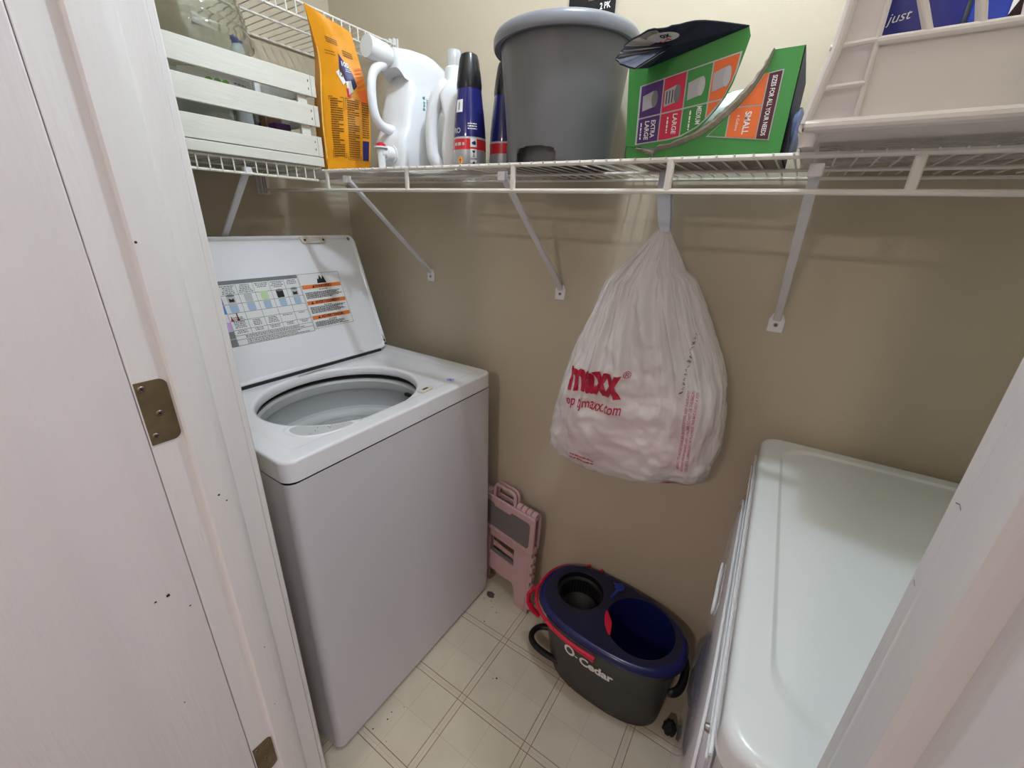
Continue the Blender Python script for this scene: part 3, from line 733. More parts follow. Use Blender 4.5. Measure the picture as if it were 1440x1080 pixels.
def hang_card():
    z0 = ZS(0.95)+0.001
    fnp = frame((0.884, -0.009, z0), (1, 0, 0), (0, 0.0, 1))
    t = thing('card_package', 'black cardboard hang card marked 2 PK behind the grey tub', 'card', (0.945, -0.009, z0))
    W, H = 0.114, 0.385
    hole = [(0.047, H-0.03), (0.067, H-0.03), (0.067, H-0.018), (0.047, H-0.018)]
    mb = MB()
    for a, b, c_, d_ in ((0, 0, W, H-0.03), (0, H-0.03, 0.047, H-0.018), (0.067, H-0.03, W, H-0.018), (0, H-0.018, W, H)):
        mb.prism([(a, b), (c_, b), (c_, d_), (a, d_)], lambda p, q: fnp(p, q, -0.0006), lambda p, q: fnp(p, q, 0.0006))
    mb.build('card_board', 'cap_black', t)
    mb = MB(); text_on(mb, '2 PK', lambda a, b: fnp(a, b, 0.0012), 0.090, 0.340, 0.016, bold=0.02, sx=0.8); mb.build('card_lettering', 'print_white', t)
    mb = MB(); rng = random.Random(1); dashes(mb, lambda a, b: fnp(a, b, 0.0012), 0.012, 0.042, 0.338, 0.006, rng); dashes(mb, lambda a, b: fnp(a, b, 0.0012), 0.012, 0.046, 0.328, 0.006, rng); mb.build('card_print', 'print_grey', t)
hang_card()

# ------------------------------------------------------------------ torn green box
def green_box():
    z0 = ZS(1.28)+0.0005; x0, x1, y0, y1, zt = 1.157, 1.398, -0.280, -0.085, 1.602
    t = thing('torn_carton', 'torn green cardboard trash bag box with a lifted front flap', 'box', ((x0+x1)/2, (y0+y1)/2, z0))
    th = 0.0012
    mb = MB(); mb.box(x0, x1, y1-th, y1, z0, zt); mb.build('back_panel', 'box_green', t)
    mb = MB(); mb.box(x0, x0+th, y0, y1, z0, zt); mb.build('end_panel', 'box_green', t)
    mb = MB(); mb.box(x1-th, x1, y0, y1, z0, zt); mb.build('end_panel', 'box_navy', t)
    mb = MB(); mb.box(x0, x1, y0, y1, z0, z0+th); mb.build('bottom_panel', 'box_kraft', t)
    tear = [(1.361, 1.602), (1.356, 1.582), (1.346, 1.562), (1.335, 1.546), (1.318, 1.528), (1.300, 1.512), (1.278, 1.499), (1.255, 1.491), (1.232, 1.485), (1.208, 1.482), (1.190, 1.487), (1.172, 1.490), (x0, 1.492)]
    poly = [(x0, z0), (x1, z0), (x1, zt)] + tear
    fp = lambda a, b, e=0: Vector((a, y0-e, b))
    mb = MB(); mb.prism(poly, lambda a, b: fp(a, b, -th), lambda a, b: fp(a, b, 0)); mb.build('front_panel', 'box_green', t)
    # torn corrugated strip along the tear
    rng = random.Random(11)
    mb = MB(); rings = []
    tt = []
    for i in range(len(tear)-2):
        for k in range(4): tt.append(Vector(tear[i]).lerp(Vector(tear[i+1]), k/4))
    for i, p in enumerate(tt):
        d = (tt[min(i+1, len(tt)-1)]-tt[max(i-1, 0)]).normalized(); nn = Vector((d.y, -d.x))
        if nn.x > 0: nn = -nn
        w_ = 0.0115*math.sin(PI*(i+0.6)/(len(tt)+0.2))**0.5+rng.uniform(-0.001, 0.0012)
        rings.append([fp(p.x, p.y, 0.001), fp(p.x+nn.x*w_*0.5, p.y+nn.y*w_*0.5+rng.uniform(-0.0006, 0.0006), 0.0045+rng.uniform(0, 0.003)), fp(p.x+nn.x*w_, p.y+nn.y*w_, 0.0015), fp(p.x, p.y, -0.001)])
    mb.loft(rings); mb.build('torn_edge', 'box_kraft', t)
    # lifted flap
    ff = lambda a, b, e=0: Vector((a, y0-0.0035-0.10*max(0, b-1.49)-e, b))
    fl = [(1.158, 1.492), (1.172, 1.490), (1.190, 1.489), (1.208, 1.487), (1.232, 1.490), (1.253, 1.497), (1.270, 1.506), (1.284, 1.517), (1.297, 1.532), (1.308, 1.548), (1.315, 1.564), (1.319, 1.580), (1.324, 1.600), (1.328, 1.618), (1.324, 1.629), (1.185, 1.599), (1.184, 1.604), (1.153, 1.602)]
    mb = MB(); mb.prism(fl, lambda a, b: ff(a, b, -th), lambda a, b: ff(a, b, 0)); mb.build('front_flap', 'box_green', t)
    a_, b_ = ff(1.185, 1.599), ff(1.324, 1.629)
    outer = [Vector((1.192, -0.374, 1.577)), Vector((1.170, -0.368, 1.586)), Vector((1.154, -0.360, 1.597)), Vector((1.160, -0.358, 1.606)), Vector((1.168, -0.356, 1.616)), Vector((1.193, -0.352, 1.627)), Vector((1.210, -0.350, 1.628)), Vector((1.229, -0.346, 1.630)), Vector((1.258, -0.338, 1.633)), Vector((1.290, -0.318, 1.6325))]
    rj = random.Random(31); base_o = outer
    outer = []
    for i in range(len(base_o)-1):
        outer += [base_o[i], base_o[i].lerp(base_o[i+1], 0.33)+Vector((rj.uniform(-.002, .002), rj.uniform(-.002, .002), rj.uniform(-.0012, .0012))), base_o[i].lerp(base_o[i+1], 0.66)+Vector((rj.uniform(-.002, .002), rj.uniform(-.002, .002), rj.uniform(-.0012, .0012)))]
    outer.append(base_o[-1])
    pts = [a_]+outer+[b_]; mid = (a_+b_)*0.5
    cc = sum(outer, Vector())/len(outer)*0.5+mid*0.5
    mb = MB()
    up = Vector((0, 0, 0.0016))
    mb.add(pts+[cc]+[p+up for p in pts]+[cc+up], [(i, i+1, len(pts)) for i in range(len(pts)-1)]+[(len(pts)-1, 0, len(pts))]+[(len(pts)+1+i, len(pts)+2+i, 2*len(pts)+1) for i in range(len(pts)-1)]+[(2*len(pts), len(pts)+1, 2*len(pts)+1)]+[(i, (i+1) % len(pts), len(pts)+1+(i+1) % len(pts), len(pts)+1+i) for i in range(len(pts))])
    mb.build('top_flap', 'box_navy', t)
    dn = Vector((0, 0.0, -0.0012))
    def onflap(s_, w_): # along fold 0..1, outward 0..1
        e = outer[0].lerp(outer[-1], s_) if False else None
        k = s_*(len(outer)-1); i = min(int(k), len(outer)-2); p = outer[i].lerp(outer[i+1], k-i)
        q = a_.lerp(b_, s_); return p*w_+q*(1-w_)
    # torn grey ply on the underside (between outer edge and flap centre)
    mb = MB(); n_ = 18
    inner = [outer[i]*(0.25 if i < 11 else 0.5)+cc*(0.75 if i < 11 else 0.5) for i in range(n_+1)]
    inner = [p+Vector((0.006*math.sin(i*2.1), 0, 0)) for i, p in enumerate(inner)]
    ring = outer[:n_+1]+inner[::-1]
    mb.add([p+dn for p in ring], [(i, i+1, len(ring)-2-i, len(ring)-1-i) for i in range(n_)]); mb.build('torn_ply', 'torn_ply_grey', t)
    mb = MB(); q0 = base_o[6]*0.62+cc*0.38+dn*1.5; e1 = (base_o[8]-base_o[5]).normalized(); e2 = (cc-base_o[6]).normalized()
    mb.add([q0+e1*0.022*math.cos(2*PI*i/20)+e2*0.009*math.sin(2*PI*i/20) for i in range(20)], [tuple(range(20))]); mb.build('pale_circle', 'print_lightgrey', t)
    mb = MB(); text_on(mb, 'ox', lambda a, b: q0+dn*0.5+e1*a-e2*b, 0.004, 0.003, 0.013, bold=0.03); mb.build('flap_lettering', 'box_navy', t)
    mb = MB(); mb.tube([q0+dn*0.6+e1*(-0.008+0.004*k)+e2*(0.006+0.0025*math.sin(k*1.6)) for k in range(5)], 0.0007, 5); mb.build('flap_squiggle', 'print_red', t)
    # printed tiles on the flap: sheared coordinate (u 0..1 across five columns)
    def tl(u, v): return 1.177+0.146*u+0.0*v, (1.494+0.012*u)*(1-v)+(1.575+0.026*u)*v
    T = lambda u, v: ff(*tl(u, v), 0.0006)
    T2 = lambda u, v: ff(*tl(u, v), 0.0011)
    cols = [(0.0, 0.25, 'box_purple'), (0.25, 0.485, 'box_red'), (0.485, 0.735, 'box_green'), (0.735, 0.985, 'box_orange')]
    mb = MB(); mb.flat(T, [(-0.015, -0.02), (0.37, -0.02), (0.50, 0.0), (0.66, 0.10), (0.76, 0.22), (0.87, 0.42), (0.93, 0.62), (0.97, 0.80), (0.985, 1.015), (-0.015, 1.015)]); mb.build('tile_border', 'print_lightgrey', t)
    for k, (u0, u1, m) in enumerate(cols):
        mb = MB()
        lo = {0: [(u0+.005, 0.0), (u1-.008, 0.0)], 1: [(u0+.005, 0.0), (0.37, 0.0), (u1-.008, 0.02)], 2: [(u0+.005, 0.02), (0.655, 0.12), (u1-.008, 0.21)], 3: [(u0+.005, 0.23), (0.85, 0.42), (0.885, 0.475)]}[k]
        hi = {3: (0.89, 0.475)}.get(k, (u1-.008, 0.43))
        mb.flat(T2, lo+[(hi[0] if k < 3 else 0.885, 0.43 if k < 3 else 0.475), (u0+.005, 0.43)]) if k < 3 else mb.flat(T2, [(u0+.005, 0.23), (0.83, 0.38), (0.86, 0.43), (u0+.005, 0.43)])
        top = [(u0+.005, 0.455), (u1-.008, 0.455), (u1-.008, 0.995), (u0+.005, 0.995)] if k < 3 else [(u0+.005, 0.455), (0.875, 0.455), (0.925, 0.64), (0.955, 0.80), (0.967, 0.995), (u0+.005, 0.995)]
        mb.flat(T2, top); mb.build('printed_tile', m, t)
    T3 = lambda u, v: ff(*tl(u, v), 0.0016)
    T4 = lambda u, v: ff(*tl(u, v), 0.0020)
    for i, (u, v) in enumerate(((0.11, 0.72), (0.35, 0.70), (0.59, 0.71), (0.83, 0.74))):   # pictured bins, lying on their sides
        mb = MB(); mb.flat(T3, [(u-0.075, v-0.16), (u-0.08, v+0.10), (u+0.04, v+0.14), (u+0.045, v-0.13)]); pb = mb.build('pictured_bin', 'can_silver', t)
        mb = MB(); mb.flat(T4, [(u+0.055+0.035*math.cos(2*PI*k/16), v+0.14*math.sin(2*PI*k/16)) for k in range(16)]); mb.build('pictured_lid', 'print_lightgrey' if i > 1 else 'print_grey', pb)
        for q in range(3 if i == 1 else 0):
            mb = MB(); mb.rect(T4, u-0.06+0.03*q, v-0.12, u-0.05+0.03*q, v+0.08); mb.build('pictured_groove', 'print_black', pb)
    mb = MB()
    fx = lambda a, b: ff(a, b, 0.0018)
    def vt(s, u, v, size, w=None): x, z = tl(u, v); text_on(mb, s, fx, x, z, size, rot=-PI/2, bold=0.02, width=w)
    vt('EXTRA', 0.175, 0.22, 0.010, 0.025); vt('LARGE', 0.105, 0.21, 0.010, 0.027); vt('LARGE', 0.41, 0.23, 0.010, 0.028); vt('MEDIUM', 0.655, 0.285, 0.010, 0.024)
    rng = random.Random(6)
    for u, v0, v1 in ((0.04, 0.36, 0.05), (0.335, 0.36, 0.10), (0.57, 0.38, 0.08)):
        x, za = tl(u, v0); _, zb_ = tl(u, v1); dashes(mb, fx, za, zb_, x, 0.0022, rng, rot=True)
    mb.build('tile_lettering', 'print_white', t)
    # lower right: SMALL tile and the dark strip
    F1 = lambda a, b: fp(a, b, 0.0006); F2 = lambda a, b: fp(a, b, 0.0012)
    mb = MB(); mb.flat(F1, [(1.288, 1.498), (1.378, 1.488), (1.378, 1.577), (1.3535, 1.574), (1.345, 1.558), (1.330, 1.538), (1.305, 1.514)]); mb.build('tile_border', 'print_lightgrey', t)
    mb = MB(); mb.flat(F2, [(1.318, 1.496), (1.359, 1.4915), (1.359, 1.534), (1.326, 1.534), (1.318, 1.5265)]); mb.flat(F2, [(1.328, 1.536), (1.359, 1.536), (1.359, 1.575), (1.3545, 1.574), (1.345, 1.557)]); mb.build('printed_tile', 'box_orange', t)
    mb = MB(); mb.flat(F2, [(1.291, 1.4995), (1.316, 1.4965), (1.316, 1.525), (1.305, 1.513)]); mb.build('printed_tile', 'box_green', t)
    mb = MB(); mb.flat(F2, [(1.3605, 1.4912), (1.3765, 1.4895), (1.3765, 1.5755), (1.3605, 1.5735)]); mb.build('dark_strip', 'box_maroon', t)
    F3 = lambda a, b: fp(a, b, 0.0017)
    mb = MB(); text_on(mb, 'SIZES FOR ALL YOUR NEEDS', F3, 1.3683, 1.5325, 0.0085, rot=-PI/2, bold=0.02, width=0.076); text_on(mb, 'SMALL', F3, 1.343, 1.513, 0.012, rot=-PI/2, bold=0.02, width=0.030); text_on(mb, '4 Gallons', F3, 1.330, 1.514, 0.0055, rot=-PI/2); mb.build('strip_lettering', 'print_white', t)
    # roll of white liners inside
    def ln(u, v):
        a = 2*PI*u; r = 0.045+0.007*noise.noise(Vector((math.cos(a)*2, math.sin(a)*2, v*9)))
        return Vector((1.172+0.20*v, -0.195+r*1.35*math.cos(a), z0+0.058+r*1.12*math.sin(a)))
    l = thing('bin_liner_roll', 'crumpled white bin liners inside the torn green box', 'bin liners', (1.27, -0.2, z0+0.002))
    mb = MB(); mb.grid(ln, 28, 30); mb.build('liner_film', 'liner_white', l, smooth=True, angle=80)
    mb = MB(); mb.lathe([(0.018, 1.18), (0.018, 1.365)], 16, (0, 0, 0), Matrix(((0, 0, 1, 0), (0, 1, 0, -0.195), (1, 0, 0, z0+0.058), (0, 0, 0, 1)))); mb.build('cardboard_core', 'box_kraft', l, smooth=True)
green_box()
def crumple_pack():
    c = Vector((1.4085, -0.225, ZS(1.41)+0.036))
    def fn(u, v):
        a = 2*PI*u; b = PI*(v-0.5); r = 1+0.30*noise.noise(Vector((math.cos(a)*1.7, math.sin(a)*1.7, v*4)))
        return c+Vector((0.0075*r*math.cos(a)*math.cos(b), 0.055*r*math.sin(a)*math.cos(b), 0.0345*math.sin(b)))
    mb = MB(); mb.grid(fn, 30, 20); tag(mb.build('plastic_packet', 'blue_film', smooth=True, angle=80), 'crumpled bluish plastic packet between green box and white basket', 'packet')
crumple_pack()

# ------------------------------------------------------------------ white basket on the right
def basket():
    zb = ZS(1.62)+0.0045; xL, xRt = 1.4205, 1.90; yF = -0.385; yB = -0.05
    t = thing('white_basket', 'white plastic basket with slanted slats at the right shelf end', 'basket', ((xL+xRt)/2, (yF+yB)/2, zb))
    zr = zb+0.0185      # top of the bottom roll
    lean = lambda z: -0.13*(z-zr)
    F = lambda x, z, e=0: Vector((x, yF+lean(z)-e, z))
    mb = MB(); mb.tube([F(xL+0.004, zr-0.003, 0.004), F(xRt-0.004, zr-0.003, 0.004)], 0.0065, 10); mb.tube([(xL+0.004, yF, zr-0.003), (xL+0.004, yB, zr-0.003)], 0.0065, 10); mb.build('base_roll', 'basket_white', t, smooth=True)
    mb = MB(); mb.box(xL, xRt, yF, yB, zr-0.010, zr-0.002); mb.build('basket_floor', 'basket_white', t, bevel=0.002)
    for x, y in ((xL+0.010, yF+0.012), (xRt-0.012, yF+0.012), (xL+0.010, yB-0.012), (xRt-0.012, yB-0.012)):
        mb = MB(); mb.lathe([(0.0085, ZS(x)+0.0005-(0.004 if y < -0.33 else 0)), (0.010, zr-0.014), (0.0125, zr-0.008)], 16, (x, y, 0)); mb.build('foot', 'basket_white', t, smooth=True)
    zm = zr+0.074; zt = zr+0.30; xi = xL+0.053
    # outer corner edge, inner rib
    mb = MB(); mb.tube([F(xL+0.004, zr, 0.002), F(xL+0.017, zm, 0.002), F(xL+0.032, zt, 0.002)], 0.0055, 10); mb.build('corner_edge', 'basket_white', t, smooth=True)
    mb = MB(); mb.tube([F(xi, zr, 0.001), F(xi, zt, 0.001)], 0.0026, 8); mb.build('corner_rib', 'basket_white', t, smooth=True)
    for z in (zr+0.035, zm):
        mb = MB(); mb.tube([F(xL+0.010, z, 0.001), F(xi, z+0.001, 0.001)], 0.003, 8); mb.build('corner_rung', 'basket_white', t, smooth=True)
    mb = MB(); mb.prism([(xL+0.004, zr-0.003), (xi, zr-0.003), (xi, zt), (xL+0.030, zt)], lambda a, b: F(a, b, -0.012), lambda a, b: F(a, b, -0.009)); mb.build('corner_panel', 'basket_white', t)
    mb = MB(); mb.prism([(xi, zr-0.003), (xRt, zr-0.003), (xRt, zm), (xi, zm)], lambda a, b: F(a, b, -0.006), lambda a, b: F(a, b, -0.003)); mb.build('front_panel', 'basket_white', t)
    mb = MB(); mb.tube([F(xi, zm, 0.0), F(xRt, zm, 0.0)], 0.0045, 10); mb.build('panel_rail', 'basket_white', t, smooth=True)
    for xb, xt in ((1.5165, 1.455), (1.5560, 1.515), (1.5875, 1.570), (1.625, 1.625), (1.663, 1.68), (1.70, 1.735), (1.74, 1.79), (1.78, 1.84)):
        mb = MB(); n = 6
        mb.loft([[F(xb+(xt-xb)*k+s*0.0052, zm+(zm+0.13-zm)*k, e) for s, e in ((-1, -0.005), (1, -0.005), (0.6, 0.003), (-0.6, 0.003))] for k in (0, 1)]); mb.build('slat', 'basket_white', t, bevel=0.0015)
    mb = MB(); mb.tube([F(xL+0.018, zm+0.132), F(xRt-0.01, zm+0.132)], 0.006, 10); mb.build('top_rail', 'basket_white', t, smooth=True)
    mb = MB(); mb.tube([(xL+0.018, yF-0.01, zt), (xL+0.02, yB, zt)], 0.006, 10); mb.build('side_rail', 'basket_white', t, smooth=True)
    mb = MB(); mb.prism([(yF, zr), (yB, zr), (yB, zt), (yF+lean(zt), zt)], lambda a, b: Vector((xL+0.014+0.10*(b-zr)*0.6, a+0.010, b)), lambda a, b: Vector((xL+0.016+0.10*(b-zr)*0.6, a+0.010, b))); mb.build('side_panel', 'basket_white', t)
    mb = MB(); mb.prism([(xL+0.02, zr), (xRt, zr), (xRt, zt), (xL+0.03, zt)], lambda a, b: Vector((a, yB, b)), lambda a, b: Vector((a, yB-0.003, b))); mb.build('back_panel', 'basket_white', t)
    mb = MB(); mb.box(xRt-0.003, xRt, yF+0.01, yB, zr, zt); mb.build('side_panel', 'basket_white', t)
    return zr
ZB = basket()
def packages():
    z = ZB-0.0015
    t = thing('blue_package', 'dark blue package lettered just in the white basket', 'package', (1.515, -0.24, z))
    mb = MB(); mb.box(1.468, 1.553, -0.285, -0.225, z, z+0.22); mb.build('package_box', 'package_deep_blue', t, bevel=0.002)
    fn = lambda a, b: Vector((a, -0.2858, b))
    mb = MB(); text_on(mb, 'just', fn, 1.4915, 1.614, 0.015, shear=0.3, rot=0.12); mb.build('package_lettering', 'print_white', t)
    mb = MB(); mb.box(1.558, 1.592, -0.283, -0.15, z, z+0.21); tag(mb.build('blue_package', 'package_blue', bevel=0.002), 'plain brighter blue package beside the lettered one in the basket', 'package')
    mb = MB()
    def fn2(u, v):
        a = 2*PI*u; b = PI*(v-0.5); c = Vector((1.675, -0.215, z+0.1)); r = 1+0.15*noise.noise(Vector((math.cos(a)*2, math.sin(a)*2, v*5)))
        return c+Vector((0.075*r*math.cos(a)*math.cos(b)**0.6, 0.07*r*math.sin(a)*math.cos(b)**0.6, 0.1*math.sin(b)))
    mb.grid(fn2, 32, 20); tag(mb.build('brown_bundle', 'package_brown', smooth=True, angle=80), 'brown mottled fabric bundle at the right in the basket', 'bundle')
packages()
def wrap_sheet():
    def fn(u, v):
        x = 1.445+0.40*u; y = -0.302+0.22*v
        return Vector((x, y, ZS(x)+0.0025+0.010*(0.5+0.5*noise.noise(Vector((u*11, v*6, 0.3))))))
    mb = MB(); mb.grid(fn, 60, 30); tag(mb.build('plastic_sheet', 'wrap_film', smooth=True, angle=80), 'crumpled clear plastic sheet under the white basket', 'plastic sheet')
wrap_sheet()

# ------------------------------------------------------------------ hanging shopping bag
def bag():
    prof = [(1.356, 1.196, 1.222, 0.010), (1.33, 1.176, 1.236, 0.018), (1.30, 1.150, 1.254, 0.030), (1.275, 1.128, 1.268, 0.040), (1.262, 1.116, 1.288, 0.046), (1.242, 1.098, 1.300, 0.052), (1.215, 1.090, 1.315, 0.060), (1.17, 1.076, 1.338, 0.072), (1.11, 1.052, 1.368, 0.086), (1.05, 1.030, 1.390, 0.098), (0.98, 1.012, 1.402, 0.108), (0.91, 1.001, 1.404, 0.112), (0.855, 0.994, 1.402, 0.110), (0.81, 0.994, 1.398, 0.100), (0.785, 1.004, 1.394, 0.082), (0.768, 1.020, 1.391, 0.058), (0.758, 1.045, 1.388, 0.036), (0.752, 1.080, 1.384, 0.016), (0.750, 1.105, 1.380, 0.004)]
    yc = -0.140
    t = thing('shopping_bag', 'stuffed translucent white shopping bag with red lettering hanging under the shelf', 'bag', (1.2, yc, 0.74))
    def row(z):
        for a, b in zip(prof, prof[1:]):
            if a[0] >= z >= b[0]:
                f = (a[0]-z)/(a[0]-b[0]); return [a[k]+(b[k]-a[k])*f for k in range(4)]
        return list(prof[0] if z > prof[0][0] else prof[-1])
    def zoff(x, z): return 0.22*max(0, (x-1.16))*max(0, min(1, (0.88-z)/0.12))
    def pt(th, z, s=1.0, e=0.0):
        _, xl, xr, d = row(z); cx, rx = (xl+xr)/2, (xr-xl)/2
        c, sn = math.cos(th), math.sin(th)
        top = max(0, min(1, (z-0.95)/0.38)); low = 1-top
        tr = max(0, min(1, (z-0.90)/0.30)); pl = 1+tr*(0.13*(1-2*abs(math.sin(th*10.5+1.5*math.sin(z*11))))+0.10*(1-2*abs(math.sin(th*18+2+1.1*math.sin(z*17)))))*min(1, d/0.03)
        cr = 1+low*0.16*noise.noise(Vector((c*2.2, sn*2.2, z*9)))+low*0.08*noise.noise(Vector((c*6, sn*6, z*24)))+0.05*(1-2*abs(noise.noise(Vector((c*4+5, sn*4, z*20)))))+0.035*(1-2*abs(noise.noise(Vector((c*9+5, sn*9, z*38)))))-0.05
        ex = math.copysign(abs(c)**0.75, c); ey = math.copysign(abs(sn)**0.85, sn)
        x = cx+rx*s*ex*(1+0.25*(cr-1)); y = yc+(d*s)*ey*pl*cr
        y = min(y, -0.012)
        p = Vector((x, y, z+zoff(x, z)))
        if e: p += Vector((c*0.6, sn, 0)).normalized()*e
        return p
    nz, nt = 130, 260
    zs = [1.356-(1.356-0.750)*k/nz for k in range(nz+1)]
    mb = MB(); mb.loft([[pt(2*PI*i/nt, z) for i in range(nt)] for z in zs], True, True); mb.build('bag_film', 'bag_film', t, smooth=True, angle=180)
    mb = MB()
    def cont(i, z): p = pt(2*PI*i/60, z, 0.92); return p+Vector((0, 0.012 if p.y < yc else -0.004, 0.012))+Vector((0.012*noise.noise(p*22), 0.010*noise.noise(p*19+Vector((3, 0, 0))), 0))
    mb.loft([[cont(i, z) for i in range(60)] for z in [1.02-0.24*k/26 for k in range(27)]]); mb.build('bag_contents', 'bag_contents', t, smooth=True, angle=180)
    # carrying handles looped over the shelf's middle rail
    for dx, rr in ((0.0, 0.0115), (0.008, 0.008)):
        mb = MB(); xk = 1.203+dx
        mb.tube([(xk+0.008, -0.150, 1.345), (xk+0.003, -0.156, 1.385), (xk-0.002, -0.168, 1.43), (xk-0.004, -0.169, 1.462), (xk-0.004, -0.160, 1.4705), (xk-0.004, -0.150, 1.460), (xk-0.002, -0.146, 1.43), (xk+0.004, -0.140, 1.385), (xk+0.008, -0.136, 1.345)], [0.008, rr, rr, rr*0.7, rr*0.6, rr*0.7, rr, rr, 0.008], 10, flat=0.22, up=(0, 1, 0)); mb.build('handle', 'handle_plastic', t, sub=1)
    # lettering wraps the front of the bag: (x,z) -> film surface
    def front(x, z, e=0.0022):
        lo, hi = PI*1.02, PI*1.98
        for _ in range(26):
            m_ = (lo+hi)/2
            if pt(m_, z).x < x: lo = m_
            else: hi = m_
        p = pt((lo+hi)/2, z); return p+Vector((0.0, -e, 0))
    mb = MB(); text_on(mb, 'maxx', lambda a, b: front(a, b+0.10*(a-1.12)), 1.128, 1.030, 0.095, bold=0.05, shear=-0.15, width=0.142, maxlen=0.004)
    text_on(mb, '®', lambda a, b: front(a, b), 1.203, 1.058, 0.020)
    text_on(mb, 'op tjmaxx.com', lambda a, b: front(a, b+0.10*(a-1.12), 0.0035), 1.136, 0.972, 0.034, bold=0.01, width=0.140, maxlen=0.005)
    mb.build('bag_lettering', 'bag_red', t)
    mb = MB()
    lines = ['WARNING: TO AVOID DANGER OF SUFFOCATION, KEEP THIS PLASTIC', 'BAG AWAY FROM BABIES AND CHILDREN. DO NOT USE THIS BAG IN', 'CRIBS, BEDS, CARRIAGES OR PLAYPENS. THIS BAG IS NOT A TOY.']
    for k, s in enumerate(lines): text_on(mb, s, lambda a, b: front(a+0.05*(1.0-b), b), 1.333+0.0085*k, 0.955, 0.0075, rot=PI/2, width=0.19)
    rng = random.Random(3)
    for k in range(2): dashes(mb, lambda a, b: front(a, b), 1.085, 1.15, 0.822-0.010*k, 0.0035, rng)
    dashes(mb, lambda a, b: front(a, b), 1.10, 1.26, 0.778, 0.004, rng)
    mb.build('warning_print', 'bag_red', t)
    mb = MB(); mb.flat(front, [(1.305, 0.79), (1.33, 0.80), (1.345, 0.785), (1.372, 0.79), (1.365, 0.778), (1.33, 0.775)]); mb.build('logo_fragment', 'bag_red', t)
    mb = MB(); rng = random.Random(12)
    for k in range(5): dashes(mb, lambda a, b: front(a, b), 1.155-0.02*k, 1.05, 1.3, 0.001, rng) if False else None
    for k in range(14): mb.flat(front, [(1.318+rng.uniform(-.004, .004)+0.0016*math.cos(2*PI*i/6), 1.045+0.009*k+0.0028*math.sin(2*PI*i/6)) for i in range(6)])
    mb.build('date_code', 'print_grey', t)
bag()

